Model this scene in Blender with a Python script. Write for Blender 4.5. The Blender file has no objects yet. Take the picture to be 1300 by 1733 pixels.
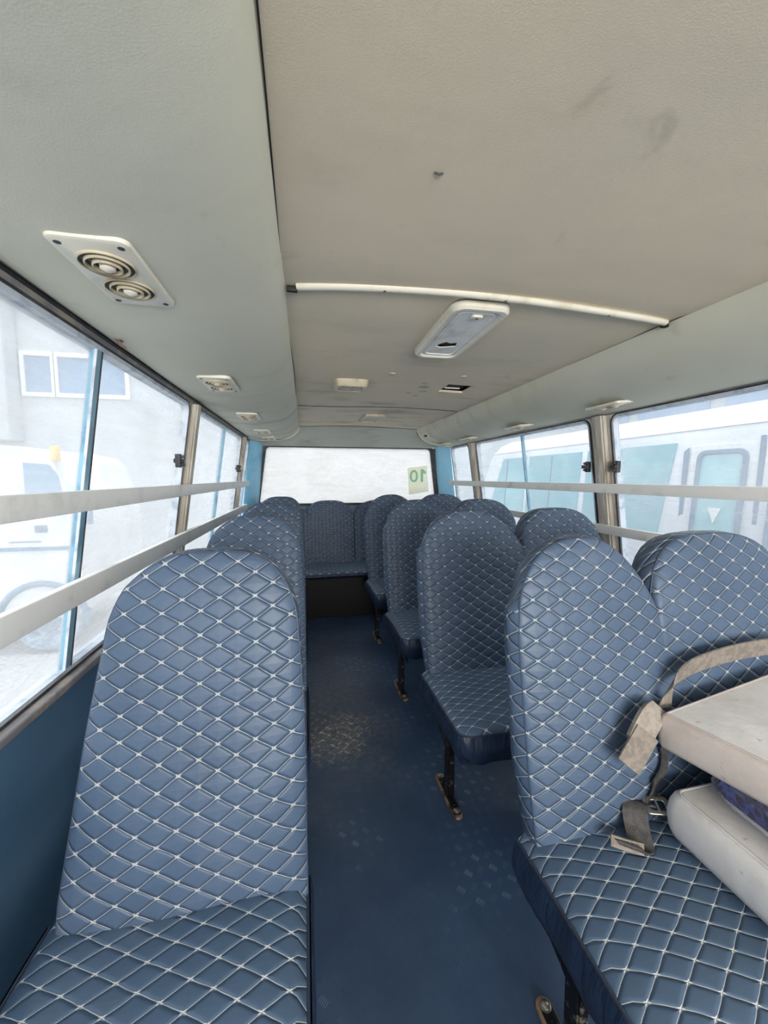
import bpy, bmesh, math, random
from math import sin, cos, tan, pi, radians, sqrt, exp, atan2
from mathutils import Vector, Matrix
random.seed(7)
S = bpy.context.scene
COL = S.collection

# ------------------------------------------------------------------ camera, light, exposure
cam_d = bpy.data.cameras.new('camera')
cam = bpy.data.objects.new('camera', cam_d); COL.objects.link(cam)
cam.location = (0, 0, 1.30)
cam.rotation_euler = (radians(90 - 5.135), 0, radians(-11.586))
cam_d.sensor_fit = 'AUTO'; cam_d.sensor_width = 36.0
cam_d.lens = 651.0 * 36.0 / 1733.0
cam_d.clip_start = 0.02; cam_d.clip_end = 200
S.camera = cam

S.view_settings.view_transform = 'Standard'
S.view_settings.look = 'None'
S.view_settings.gamma = 1.0
S.view_settings.use_curve_mapping = False
S.view_settings.exposure = 0.95

W = bpy.data.worlds.new('world'); S.world = W; W.use_nodes = True
bg = W.node_tree.nodes['Background']
bg.inputs[0].default_value = (0.97, 0.982, 1.0, 1); bg.inputs[1].default_value = 1.52

sun_d = bpy.data.lights.new('sun', 'SUN'); sun = bpy.data.objects.new('sun', sun_d); COL.objects.link(sun)
sun_d.energy = 1.3; sun_d.angle = radians(6); sun_d.color = (1.0, 0.96, 0.9)
sun.rotation_euler = (radians(14), 0, radians(-8))

ar_d = bpy.data.lights.new('windscreen_daylight', 'AREA'); ar = bpy.data.objects.new('windscreen_daylight', ar_d); COL.objects.link(ar)
ar_d.shape = 'RECTANGLE'; ar_d.size = 1.9; ar_d.size_y = 1.0; ar_d.energy = 61; ar_d.color = (1.0, 0.95, 0.87)
ar.location = (0.51, -2.45, 1.25); ar.rotation_euler = (radians(112), 0, 0)

# ------------------------------------------------------------------ object helpers
def empty(name, loc=(0, 0, 0), label=None, cat=None, group=None, kind=None):
    o = bpy.data.objects.new(name, None); COL.objects.link(o); o.location = loc
    o.empty_display_size = 0.05
    tag(o, label, cat, group, kind); return o
def tag(o, label=None, cat=None, group=None, kind=None):
    if label: o['label'] = label
    if cat: o['category'] = cat
    if group: o['group'] = group
    if kind: o['kind'] = kind
    return o
def obj(name, bm, mat, parent=None, smooth=True, angle=40):
    me = bpy.data.meshes.new(name)
    bmesh.ops.recalc_face_normals(bm, faces=bm.faces)
    bm.to_mesh(me); bm.free()
    if smooth:
        me.polygons.foreach_set('use_smooth', [True] * len(me.polygons))
        me.set_sharp_from_angle(angle=radians(angle))
    me.materials.append(mat)
    o = bpy.data.objects.new(name, me); COL.objects.link(o)
    if parent:
        o.parent = parent
        # geometry is given in world coordinates: bring it into the parent's frame
        off = Vector((0, 0, 0)); p = parent
        while p: off += Vector(p.location); p = p.parent
        for v in me.vertices: v.co -= off
    return o
def struct(name, bm, mat, smooth=True):
    o = obj(name, bm, mat, None, smooth); o['kind'] = 'structure'; return o
def copy_tree(o, parent=None):
    c = o.copy(); COL.objects.link(c); c.parent = parent
    for ch in list(o.children): copy_tree(ch, c)
    return c

def add_box(bm, lo, hi, bev=0.0, M=None):
    vs = [bm.verts.new((x, y, z)) for x in (lo[0], hi[0]) for y in (lo[1], hi[1]) for z in (lo[2], hi[2])]
    idx = [(0, 1, 3, 2), (4, 6, 7, 5), (0, 4, 5, 1), (2, 3, 7, 6), (0, 2, 6, 4), (1, 5, 7, 3)]
    fs = [bm.faces.new([vs[i] for i in f]) for f in idx]
    if bev > 0:
        es = list({e for f in fs for e in f.edges})
        r = bmesh.ops.bevel(bm, geom=es, offset=bev, segments=3, affect='EDGES', profile=0.5)
        vs = list({v for v in r['verts']} | {v for v in vs if v.is_valid})
    if M is not None:
        for v in vs: v.co = M @ v.co
    return vs
def hexa(bm, c8):
    """box from 8 corners: (lo x,lo y,lo z),(.., hi z), ... ordering x,y,z nested"""
    vs = [bm.verts.new(c) for c in c8]
    for f in [(0, 1, 3, 2), (4, 6, 7, 5), (0, 4, 5, 1), (2, 3, 7, 6), (0, 2, 6, 4), (1, 5, 7, 3)]:
        bm.faces.new([vs[i] for i in f])
def add_tube(bm, pts, r, n=8, flat=1.0, closed=False):
    pts = [Vector(p) for p in pts]; rings = []
    N = len(pts); prev = None
    for i, p in enumerate(pts):
        a = pts[(i - 1) % N] if (closed or i > 0) else p
        b = pts[(i + 1) % N] if (closed or i < N - 1) else p
        t = (b - a).normalized()
        if prev is None:
            u = t.cross(Vector((0, 0, 1)))
            if u.length < 1e-3: u = t.cross(Vector((0, 1, 0)))
        else:
            u = prev - t * prev.dot(t)
        u.normalize(); prev = u
        w = t.cross(u).normalized()
        rr = r[i] if isinstance(r, (list, tuple)) else r
        rings.append([bm.verts.new(p + u * (rr * cos(2 * pi * k / n)) + w * (rr * flat * sin(2 * pi * k / n))) for k in range(n)])
    M = N if closed else N - 1
    for i in range(M):
        A = rings[i]; B = rings[(i + 1) % N]
        for k in range(n):
            bm.faces.new((A[k], A[(k + 1) % n], B[(k + 1) % n], B[k]))
    if not closed:
        bm.faces.new(rings[0][::-1]); bm.faces.new(rings[-1])
def add_ribbon(bm, pts, side, th=0.003):
    """webbing strip: centre points, side vectors (half width) per point"""
    top = []
    pts = [Vector(p) for p in pts]; side = [Vector(s) for s in side]
    N = len(pts); rows = []
    for i in range(N):
        a = pts[max(i - 1, 0)]; b = pts[min(i + 1, N - 1)]
        n = (b - a).cross(side[i]).normalized() * th / 2
        rows.append([bm.verts.new(pts[i] - side[i] + n), bm.verts.new(pts[i] + side[i] + n),
                     bm.verts.new(pts[i] + side[i] - n), bm.verts.new(pts[i] - side[i] - n)])
    for i in range(N - 1):
        A, B = rows[i], rows[i + 1]
        for k in range(4): bm.faces.new((A[k], A[(k + 1) % 4], B[(k + 1) % 4], B[k]))
    bm.faces.new(rows[0][::-1]); bm.faces.new(rows[-1])
def smooth_path(pts, n=6):
    P = [Vector(p) for p in pts]; out = []
    for i in range(len(P) - 1):
        p0 = P[max(i - 1, 0)]; p1 = P[i]; p2 = P[i + 1]; p3 = P[min(i + 2, len(P) - 1)]
        for k in range(n):
            t = k / n
            out.append(0.5 * ((2 * p1) + (p2 - p0) * t + (2 * p0 - 5 * p1 + 4 * p2 - p3) * t * t + (-p0 + 3 * p1 - 3 * p2 + p3) * t ** 3))
    out.append(P[-1]); return out
def add_lathe(bm, prof, M, n=32, sx=1.0, sy=1.0):
    """profile of (r, z); revolved about local z, then placed by M"""
    rings = []
    for r, z in prof:
        if r < 1e-6: rings.append([bm.verts.new(M @ Vector((0, 0, z)))])
        else: rings.append([bm.verts.new(M @ Vector((r * sx * cos(2 * pi * k / n), r * sy * sin(2 * pi * k / n), z))) for k in range(n)])
    for A, B in zip(rings[:-1], rings[1:]):
        if len(A) == 1 and len(B) == 1: continue
        for k in range(n):
            if len(A) == 1: bm.faces.new((A[0], B[k], B[(k + 1) % n]))
            elif len(B) == 1: bm.faces.new((A[k], A[(k + 1) % n], B[0]))
            else: bm.faces.new((A[k], A[(k + 1) % n], B[(k + 1) % n], B[k]))
def rrect(w, h, r, n=6):
    out = []
    for cx, cy, a0 in ((w / 2 - r, h / 2 - r, 0), (-w / 2 + r, h / 2 - r, 90), (-w / 2 + r, -h / 2 + r, 180), (w / 2 - r, -h / 2 + r, 270)):
        for k in range(n + 1):
            a = radians(a0 + 90 * k / n); out.append((cx + r * cos(a), cy + r * sin(a)))
    return out
def add_plate(bm, w, h, r, t, M, bev=0.004, dish=None):
    """rounded-rectangle plate, local z from 0 to t, chamfered top"""
    loops = []
    for inset, z in ((0, 0), (0, t - bev), (bev * .3, t - bev * .3), (bev, t)):
        rr = max(r - inset, 0.001)
        loops.append([bm.verts.new(M @ Vector((x, y, z))) for x, y in rrect(w - 2 * inset, h - 2 * inset, rr)])
    N = len(loops[0])
    for A, B in zip(loops[:-1], loops[1:]):
        for k in range(N): bm.faces.new((A[k], A[(k + 1) % N], B[(k + 1) % N], B[k]))
    bm.faces.new(loops[-1]); bm.faces.new(loops[0][::-1])
def add_frame(bm, w, h, r, wi, hi, ri, t, M, bev=0.003):
    """rounded rectangular ring plate"""
    L = []
    for (a, b, c, z) in ((w, h, r, 0), (w, h, r, t - bev), (w - 2 * bev, h - 2 * bev, max(r - bev, .001), t), (wi + 2 * bev, hi + 2 * bev, ri + bev, t), (wi, hi, ri, t - bev), (wi, hi, ri, 0)):
        L.append([bm.verts.new(M @ Vector((x, y, z))) for x, y in rrect(a, b, c)])
    N = len(L[0])
    for A, B in zip(L[:-1], L[1:]):
        for k in range(N): bm.faces.new((A[k], A[(k + 1) % N], B[(k + 1) % N], B[k]))
def frameM(loc, zdir, ydir):
    z = Vector(zdir).normalized(); y = Vector(ydir); y = (y - z * y.dot(z)).normalized(); x = y.cross(z)
    M = Matrix((x, y, z)).transposed().to_4x4(); M.translation = Vector(loc); return M

# ------------------------------------------------------------------ material helpers
class NB:
    def __init__(s, name):
        s.m = bpy.data.materials.new(name); s.m.use_nodes = True
        s.t = s.m.node_tree; s.n = s.t.nodes; s.l = s.t.links
        s.b = s.n['Principled BSDF']; s.out = s.n['Material Output']
    def node(s, typ, **kw):
        x = s.n.new(typ)
        for k, v in kw.items(): setattr(x, k, v)
        return x
    def link(s, a, b): s.l.new(a, b)
    def put(s, sock, v):
        if isinstance(v, (int, float)): sock.default_value = v
        elif isinstance(v, tuple): sock.default_value = v if len(v) == len(sock.default_value) else (*v, 1)
        else: s.l.new(v, sock)
    def math(s, op, a, b=None, c=None, clamp=False):
        x = s.node('ShaderNodeMath', operation=op); x.use_clamp = clamp
        s.put(x.inputs[0], a)
        if b is not None: s.put(x.inputs[1], b)
        if c is not None: s.put(x.inputs[2], c)
        return x.outputs[0]
    def mix(s, f, a, b, typ='MIX'):
        x = s.node('ShaderNodeMix', data_type='RGBA', blend_type=typ)
        s.put(x.inputs[0], f); s.put(x.inputs[6], a); s.put(x.inputs[7], b)
        return x.outputs[2]
    def obj(s):
        return s.node('ShaderNodeTexCoord').outputs['Object']
    def gen(s):
        return s.node('ShaderNodeNewGeometry').outputs['Position']
    def noise(s, vec, scale, detail=3, rough=.5, dist=0.0):
        x = s.node('ShaderNodeTexNoise'); s.put(x.inputs['Vector'], vec)
        x.inputs['Scale'].default_value = scale; x.inputs['Detail'].default_value = detail
        x.inputs['Roughness'].default_value = rough; x.inputs['Distortion'].default_value = dist
        return x.outputs[0]
    def ramp(s, f, a, b, lo=0.0, hi=1.0):
        x = s.node('ShaderNodeMapRange'); s.put(x.inputs[0], f)
        x.inputs[1].default_value = a; x.inputs[2].default_value = b; x.inputs[3].default_value = lo; x.inputs[4].default_value = hi
        return x.outputs[0]
    def sstep(s, f, a, b, lo=0.0, hi=1.0):
        x = s.node('ShaderNodeMapRange', interpolation_type='SMOOTHSTEP'); s.put(x.inputs[0], f)
        x.inputs[1].default_value = a; x.inputs[2].default_value = b; x.inputs[3].default_value = lo; x.inputs[4].default_value = hi
        return x.outputs[0]
    def scale(s, vec, v):
        x = s.node('ShaderNodeVectorMath', operation='MULTIPLY'); s.put(x.inputs[0], vec); x.inputs[1].default_value = v
        return x.outputs[0]
    def bump(s, h, dist=0.005, strength=1.0):
        x = s.node('ShaderNodeBump'); s.put(x.inputs['Height'], h); x.inputs['Distance'].default_value = dist
        x.inputs['Strength'].default_value = strength
        s.l.new(x.outputs[0], s.b.inputs['Normal']); return x
    def base(s, c, rough=.5, metal=0.0, spec=.5):
        s.put(s.b.inputs['Base Color'], c); s.put(s.b.inputs['Roughness'], rough); s.put(s.b.inputs['Metallic'], metal)
        s.b.inputs['Specular IOR Level'].default_value = spec
        return s.m
def srgb(r, g, b):
    f = lambda c: (c / 255 / 12.92) if c / 255 <= .04045 else ((c / 255 + .055) / 1.055) ** 2.4
    return (f(r), f(g), f(b), 1)
def plain(name, c, rough=.5, metal=0.0, wear=None, scale=30, lo=.45, hi=.65, bumpd=0.0, spec=.5):
    """paint or plastic with mottled variation; wear = second colour that shows in patches"""
    k = NB(name); p = k.obj()
    n = k.noise(p, scale, 5, .6)
    col = k.mix(k.sstep(n, lo, hi), c, wear if wear else tuple(x * .88 for x in c[:3]) + (1,))
    k.base(col, rough, metal, spec)
    if bumpd: k.bump(k.noise(p, scale * 6, 3), bumpd)
    return k.m

# quilted leatherette: diamond stitching driven by UVs in metres
def quilt(name, base_c, qw=0.073, qh=0.0485, thread=srgb(206, 210, 212), pr=.0085, bd=.0062):
    k = NB(name)
    uv = k.node('ShaderNodeUVMap'); sep = k.node('ShaderNodeSeparateXYZ'); k.link(uv.outputs[0], sep.inputs[0])
    wob = k.noise(uv.outputs[0], 9, 2); wob = k.ramp(wob, 0, 1, -.004, .004)
    wob2 = k.noise(uv.outputs[0], 14, 2); wob2 = k.ramp(wob2, 0, 1, -.003, .003)
    u = k.math('ADD', sep.outputs[0], wob); v = k.math('ADD', sep.outputs[1], wob2)
    U = k.math('DIVIDE', u, qw); V = k.math('DIVIDE', v, qh)
    a = k.math('ADD', U, V); b = k.math('SUBTRACT', U, V)
    fa = k.math('SUBTRACT', a, k.math('ROUND', a)); fb = k.math('SUBTRACT', b, k.math('ROUND', b))
    m = 1 / sqrt(1 / qw ** 2 + 1 / qh ** 2)
    da = k.math('MULTIPLY', k.math('ABSOLUTE', fa), m); db = k.math('MULTIPLY', k.math('ABSOLUTE', fb), m)
    d = k.math('MINIMUM', da, db)
    nx = k.math('MULTIPLY', k.math('ADD', fa, fb), qw / 2); ny = k.math('MULTIPLY', k.math('SUBTRACT', fa, fb), qh / 2)
    r = k.math('SQRT', k.math('ADD', k.math('MULTIPLY', nx, nx), k.math('MULTIPLY', ny, ny)))
    # thread: fine line, little star where lines cross
    near = k.sstep(r, .0035, .0075, 1, 0)
    half = k.math('ADD', .00052, k.math('MULTIPLY', near, .0010))
    line = k.math('SUBTRACT', 1.0, k.sstep(k.math('SUBTRACT', d, half), -.0003, .0004))
    dash = k.math('SINE', k.math('MULTIPLY', k.math('ADD', u, k.math('MULTIPLY', v, 1.7)), 1100))
    dash = k.math('MAXIMUM', k.sstep(dash, -.9, .1, .55, 1), near)
    line = k.math('MULTIPLY', line, dash)
    knot = k.sstep(r, .0016, .0030, 1, 0)
    line = k.math('MAXIMUM', line, knot)
    n1 = k.noise(uv.outputs[0], 5, 4); n2 = k.noise(uv.outputs[0], 700, 2)
    c2 = tuple(x * 1.25 for x in base_c[:3]) + (1,)
    leather = k.mix(k.ramp(n1, .3, .7), base_c, c2)
    leather = k.mix(k.math('MULTIPLY', k.sstep(n1, .55, .75), .25), leather, srgb(110, 112, 122))
    col = k.mix(line, leather, thread)
    k.base(col, k.ramp(n1, .3, .7, .40, .55), 0, .45)
    tt = k.math('SUBTRACT', 1.0, k.math('DIVIDE', d, pr, None, True), None, True)
    puff = k.math('SUBTRACT', 1.0, k.math('MULTIPLY', tt, k.math('MULTIPLY', tt, tt)))
    puff = k.math('ADD', puff, k.math('MULTIPLY', d, 8.0))
    thr = k.math('MULTIPLY', line, .10)
    h = k.math('ADD', k.math('ADD', puff, thr), k.math('MULTIPLY', n2, .012))
    h = k.math('ADD', h, k.math('MULTIPLY', k.noise(uv.outputs[0], 11, 3), .5))
    k.bump(h, bd, .85)
    return k.m

M_QB = quilt('quilted_vinyl_back', srgb(66, 84, 108))
M_QS = quilt('quilted_vinyl_seat', srgb(72, 92, 116), .081, .043, bd=.0035)
def skirt_mat():
    k = NB('navy_vinyl'); p = k.obj()
    n = k.noise(k.scale(p, (4, 4, 1)), 5, 4)
    k.base(k.mix(k.ramp(n, .35, .7), srgb(26, 40, 62), srgb(40, 57, 84)), .42, 0, .5)
    h = k.math('ADD', k.noise(k.scale(p, (7, 7, 1.5)), 4, 3, .5, .6), k.math('MULTIPLY', k.noise(p, 500, 2), .01))
    k.bump(h, .02, .6); return k.m
M_SK = skirt_mat()
M_PIPE = plain('piping_vinyl', srgb(58, 70, 92), .45)
M_DARKPIPE = plain('dark_piping_vinyl', srgb(48, 58, 78), .5)  # darker vinyl for the cushion edge piping
def headliner(name, c1, c2, dirt):
    k = NB(name); p = k.gen()
    n = k.noise(p, 1.6, 4, .55); n2 = k.noise(p, 7, 5, .6, .4)
    col = k.mix(k.ramp(n, .3, .7), c1, c2)
    # rubbed-in grime gets stronger towards the back of the bus
    sep = k.node('ShaderNodeSeparateXYZ'); k.link(p, sep.inputs[0])
    wy = k.sstep(sep.outputs[1], 1.2, 3.2, .15, .9)
    streak = k.noise(k.scale(p, (1.2, 2.6, 2)), 2.0, 5, .6, .3)
    col = k.mix(k.math('MULTIPLY', k.math('MULTIPLY', k.sstep(streak, .5, .74), wy), .75), col, dirt)
    col = k.mix(k.math('MULTIPLY', k.sstep(n2, .62, .75), .3), col, dirt)
    k.base(col, .62, 0, .3)
    weave = k.node('ShaderNodeTexVoronoi'); k.link(p, weave.inputs[0]); weave.inputs['Scale'].default_value = 420
    h = k.math('ADD', k.math('MULTIPLY', weave.outputs[0], .03), k.math('MULTIPLY', k.noise(p, 3.0, 3), 1.0))
    k.bump(h, .02, .22); return k.m
M_CEIL = headliner('ceiling_vinyl', srgb(226, 212, 188), srgb(214, 205, 186), srgb(134, 132, 108))
M_COVE = headliner('cove_vinyl', srgb(206, 206, 188), srgb(214, 213, 200), srgb(160, 160, 142))
M_HEAD = headliner('rear_header_vinyl', srgb(168, 174, 168), srgb(180, 184, 178), srgb(140, 144, 134))
M_CREAM = plain('cream_plastic', srgb(226, 222, 208), .35, 0, srgb(205, 198, 178), 14, .5, .75)
M_CREAM_OLD = plain('yellowed_plastic', srgb(200, 190, 165), .45, 0, srgb(165, 150, 120), 14, .45, .7)
M_BLACK = plain('black_gap', srgb(14, 15, 18), .6)
M_RUB = plain('black_rubber', srgb(38, 40, 48), .55, 0, srgb(70, 70, 72), 18)
M_TRIM = plain('worn_grey_channel', srgb(120, 118, 122), .5, 0, srgb(156, 148, 140), 12)
M_ALU = plain('aluminium_frame', srgb(200, 208, 218), .4, .1, srgb(160, 170, 185), 16)
M_TEAL = plain('blue_anodised_strip', srgb(128, 172, 194), .3, 0, srgb(98, 140, 168), 9)
M_WHITE = plain('white_rail_paint', srgb(246, 246, 244), .4, 0, srgb(214, 212, 208), 10, .5, .8)
def pillar_mat():
    k = NB('worn_pillar'); p = k.gen()
    n = k.noise(k.scale(p, (9, 9, .9)), 3, 5, .65, .5)
    c = k.mix(k.sstep(n, .35, .6), srgb(210, 204, 194), srgb(178, 170, 158))
    c = k.mix(k.sstep(n, .6, .72), c, srgb(128, 112, 94))
    k.base(c, .55); k.bump(n, .004); return k.m
M_PIL = pillar_mat()
M_BLUE = plain('sky_blue_paint', srgb(150, 208, 240), .35, 0, srgb(126, 190, 228), 5)
def panel_mat():
    k = NB('blue_wall_vinyl'); p = k.obj()
    n = k.noise(k.scale(p, (1, 1, 3)), 2.2, 4)
    k.base(k.mix(k.ramp(n, .3, .7), srgb(66, 98, 126), srgb(82, 114, 144)), .38, 0, .5)
    k.bump(k.noise(p, 350, 2), .0015, .4); return k.m
M_PANEL = panel_mat()
M_BLKMET = plain('chipped_black_steel', srgb(22, 22, 26), .4, .5, srgb(120, 112, 104), 35, .56, .64, .001)
M_RUSTMET = plain('scuffed_foot_plate', srgb(150, 124, 104), .5, .3, srgb(70, 58, 54), 22, .5, .64, .001)
M_BOLT = plain('bolt_steel', srgb(170, 168, 160), .35, .9)
def floor_mat():
    k = NB('checker_plate_vinyl'); p = k.gen()
    sep = k.node('ShaderNodeSeparateXYZ'); k.link(p, sep.inputs[0])
    X, Y = sep.outputs[0], sep.outputs[1]
    # five-bar tread: cells of 4.4 cm, bars alternate direction in a checkerboard
    c = .044
    ux = k.math('DIVIDE', X, c); uy = k.math('DIVIDE', Y, c)
    ix = k.math('FLOOR', ux); iy = k.math('FLOOR', uy)
    fx = k.math('SUBTRACT', k.math('FRACT', ux), .5); fy = k.math('SUBTRACT', k.math('FRACT', uy), .5)
    par = k.math('MODULO', k.math('ABSOLUTE', k.math('ADD', ix, iy)), 2)
    s1 = k.math('ADD', fx, fy); s2 = k.math('SUBTRACT', fx, fy)
    al = k.math('ADD', k.math('MULTIPLY', par, s1), k.math('MULTIPLY', k.math('SUBTRACT', 1.0, par), s2))
    ac = k.math('ADD', k.math('MULTIPLY', par, s2), k.math('MULTIPLY', k.math('SUBTRACT', 1.0, par), s1))
    bars = k.math('COSINE', k.math('MULTIPLY', ac, 2 * pi / .17))
    bars = k.sstep(bars, .25, .8)
    mask = k.math('MULTIPLY', k.sstep(k.math('ABSOLUTE', al), .22, .30, 1, 0), k.sstep(k.math('ABSOLUTE', ac), .38, .45, 1, 0))
    bars = k.math('MULTIPLY', bars, mask)
    n = k.noise(p, 2.2, 5, .6); n2 = k.noise(p, 14, 6, .7, .6)
    col = k.mix(k.ramp(n, .3, .7), srgb(42, 62, 90), srgb(62, 84, 114))
    # scuffed, dusty patch in the aisle beside the second row
    n3 = k.noise(p, 38, 6, .75, .4); wn_ = k.ramp(k.noise(p, 4, 4, .6), .3, .7, -.35, .35)
    def near_spot(cx, cy, ax, ay, lo, hi):
        dx = k.math('DIVIDE', k.math('SUBTRACT', X, cx), ax); dy = k.math('DIVIDE', k.math('SUBTRACT', Y, cy), ay)
        rr = k.math('ADD', k.math('SQRT', k.math('ADD', k.math('MULTIPLY', dx, dx), k.math('MULTIPLY', dy, dy))), wn_)
        return k.sstep(rr, lo, hi, 1, 0)
    dust = near_spot(.14, 2.25, .42, .95, .2, 1.2)
    col = k.mix(k.math('MULTIPLY', dust, k.sstep(n3, .35, .7, .05, .5)), col, srgb(112, 114, 116))
    patch = near_spot(.12, 1.86, .22, .26, .3, 1.05)
    d1 = k.math('ABSOLUTE', k.math('SUBTRACT', k.math('FRACT', k.math('DIVIDE', k.math('ADD', X, k.math('ADD', Y, k.math('MULTIPLY', wn_, .03))), .062)), .5))
    d2 = k.math('ABSOLUTE', k.math('SUBTRACT', k.math('FRACT', k.math('DIVIDE', k.math('SUBTRACT', X, Y), .062)), .5))
    hatch = k.sstep(k.math('MINIMUM', d1, d2), .03, .13, 1, 0)
    col = k.mix(k.math('MULTIPLY', patch, k.sstep(n3, .38, .62, .1, .75)), col, srgb(128, 124, 116))
    col = k.mix(k.math('MULTIPLY', k.math('MULTIPLY', patch, hatch), k.sstep(n3, .46, .6, .0, .9)), col, srgb(206, 200, 184))
    lit_bars = k.math('MULTIPLY', k.math('MULTIPLY', bars, k.ramp(par, 0, 1, .25, 1)), k.sstep(n, .50, .64, .0, 1.0))  # light on the bars put into the colour; alternate cells fainter, as less lit
    col = k.mix(k.math('MULTIPLY', lit_bars, .75), col, srgb(160, 178, 200))
    col = k.mix(k.math('MULTIPLY', k.sstep(n2, .6, .75), .25), col, srgb(110, 108, 108))
    k.base(col, k.ramp(n2, .3, .7, .30, .5), 0, .5)
    k.bump(k.math('ADD', k.math('MULTIPLY', bars, k.sstep(n, .42, .6, .2, 1)), k.math('MULTIPLY', n2, .3)), .0016, .7); return k.m
M_FLOOR = floor_mat()
def glass_mat(name, haze, tint=(1, 1, 1), col=(.62, .64, .66), seed=0.0):
    """dusty window: clear where wiped, a thin layer of white dust elsewhere"""
    k = NB(name); p = k.gen()
    ad = k.node('ShaderNodeVectorMath', operation='ADD'); k.put(ad.inputs[0], p); ad.inputs[1].default_value = (seed, seed * 2, 0)
    pv = ad.outputs[0]
    n = k.noise(k.scale(pv, (1, 1, 1.6)), 2.2, 5, .6, .8); n2 = k.noise(k.scale(pv, (1, .35, 5)), 6, 4, .6, .4)
    f = k.math('MULTIPLY', k.math('ADD', k.ramp(n, .3, .7, .7, 1.25), k.ramp(n2, .35, .7, -.12, .22)), haze, None, True)
    tr = k.node('ShaderNodeBsdfTransparent'); tr.inputs[0].default_value = (*tint, 1)
    tl = k.node('ShaderNodeBsdfTranslucent'); tl.inputs[0].default_value = (*col, 1)
    df = k.node('ShaderNodeBsdfDiffuse'); df.inputs[0].default_value = (*col, 1)
    gl = k.node('ShaderNodeBsdfGlossy'); gl.inputs['Roughness'].default_value = .35
    m1 = k.node('ShaderNodeMixShader'); m1.inputs[0].default_value = .25; k.link(tl.outputs[0], m1.inputs[1]); k.link(df.outputs[0], m1.inputs[2])
    m2 = k.node('ShaderNodeMixShader'); k.link(f, m2.inputs[0]); k.link(tr.outputs[0], m2.inputs[1]); k.link(m1.outputs[0], m2.inputs[2])
    m3 = k.node('ShaderNodeMixShader'); m3.inputs[0].default_value = .015; k.link(m2.outputs[0], m3.inputs[1]); k.link(gl.outputs[0], m3.inputs[2])
    k.link(m3.outputs[0], k.out.inputs[0]); k.n.remove(k.b); return k.m
M_GL = glass_mat('dusty_glass_left', .40, (.95, .98, 1.0), (.56, .57, .58))
M_GR = glass_mat('dusty_glass_right', .28, (.95, .985, 1.0), (.60, .61, .62), seed=4)
M_GREAR = glass_mat('dusty_glass_rear', .62, (1, 1, 1), (.84, .84, .83), seed=9)

# ------------------------------------------------------------------ bus shell
CXB = 0.51
def wl(z): return -(0.585 + 0.15 * (1.27 - max(z, .75)))          # left wall inner face
def wr(z): return 1.605 + 0.15 * (1.27 - max(z, .75))              # right wall inner face
YF, YR = -2.3, 4.17
SILL, TOPL, TOPR = 0.755, 1.652, 1.622

bm = bmesh.new(); add_box(bm, (-.75, YF, -.06), (1.77, YR + .05, 0)); struct('floor', bm, M_FLOOR, False)

def wall_panel(side):
    f = wl if side < 0 else wr
    bm = bmesh.new(); t = .05 * side
    N = 40
    x = f(.7)
    add_box(bm, (min(x, x + t), YF, 0), (max(x, x + t), YR, SILL - .012), .004)
    return bm
lw = struct('wall_left', wall_panel(-1), M_PANEL)
rw = struct('wall_right', wall_panel(1), M_PANEL)

def slab(bm, f, side, y0, y1, z0, z1, tin=0.0, tout=.05, yb=None):
    """piece of the slanted side wall; tin = how far it stands into the bus"""
    c = []
    for dx in ((-tin, tout) if side > 0 else (-tout, tin)):
        for y in (y0, y1):
            for z in (z0, z1):
                c.append((f(z) + dx, y, z))
    # order x,y,z nested
    hexa(bm, c)
PIL_L = [(-2.3, -2.2), (-1.42, -1.30), (.10, .22), (2.02, 2.15), (3.56, 3.70)]
PIL_R = [(-2.3, -2.2), (-1.42, -1.30), (.10, .22), (1.755, 1.885), (3.36, 3.50)]
def header(side):
    f = wl if side < 0 else wr; top = TOPL if side < 0 else TOPR
    bm = bmesh.new(); slab(bm, f, side, YF, YR, top, top + .12, .0, .05); return bm
for side, P, nm in ((-1, PIL_L, 'left'), (1, PIL_R, 'right')):
    f = wl if side < 0 else wr; top = TOPL if side < 0 else TOPR
    struct('trim_1' if side < 0 else 'trim_2', header(side), M_TRIM, False)
    for i, (a, b) in enumerate(P):
        bm = bmesh.new()
        # pillar: broad face with a raised middle fold, splayed foot and head like pressed steel
        slab(bm, f, side, a, b, SILL, top, .004, .045)
        slab(bm, f, side, a + .02, b - .03, SILL, top, .022, 0)
        slab(bm, f, side, a + .03, b - .055, SILL, top, .030, 0)
        for s in (0, 1):
            yy = a if s == 0 else b
            sg = -1 if s == 0 else 1
            # rounded corner gusset at top
            x0 = f(top); vs = []
            for k in range(7):
                t = pi / 2 * k / 6
                vs.append((yy + sg * .05 * (1 - sin(t)), top - .05 * (1 - cos(t))))
            vs.append((yy, top))
            A = [bm.verts.new((f(z) + (.03 if side > 0 else -.03), y, z)) for y, z in vs]
            B = [bm.verts.new((f(z) + (-.004 if side > 0 else .004), y, z)) for y, z in vs]
            bm.faces.new(A); bm.faces.new(B[::-1])
            for k in range(len(vs)): bm.faces.new((A[k], A[(k + 1) % len(vs)], B[(k + 1) % len(vs)], B[k]))
        obj('pillar', bm, M_PIL, lw if side < 0 else rw, True, 30)

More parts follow.
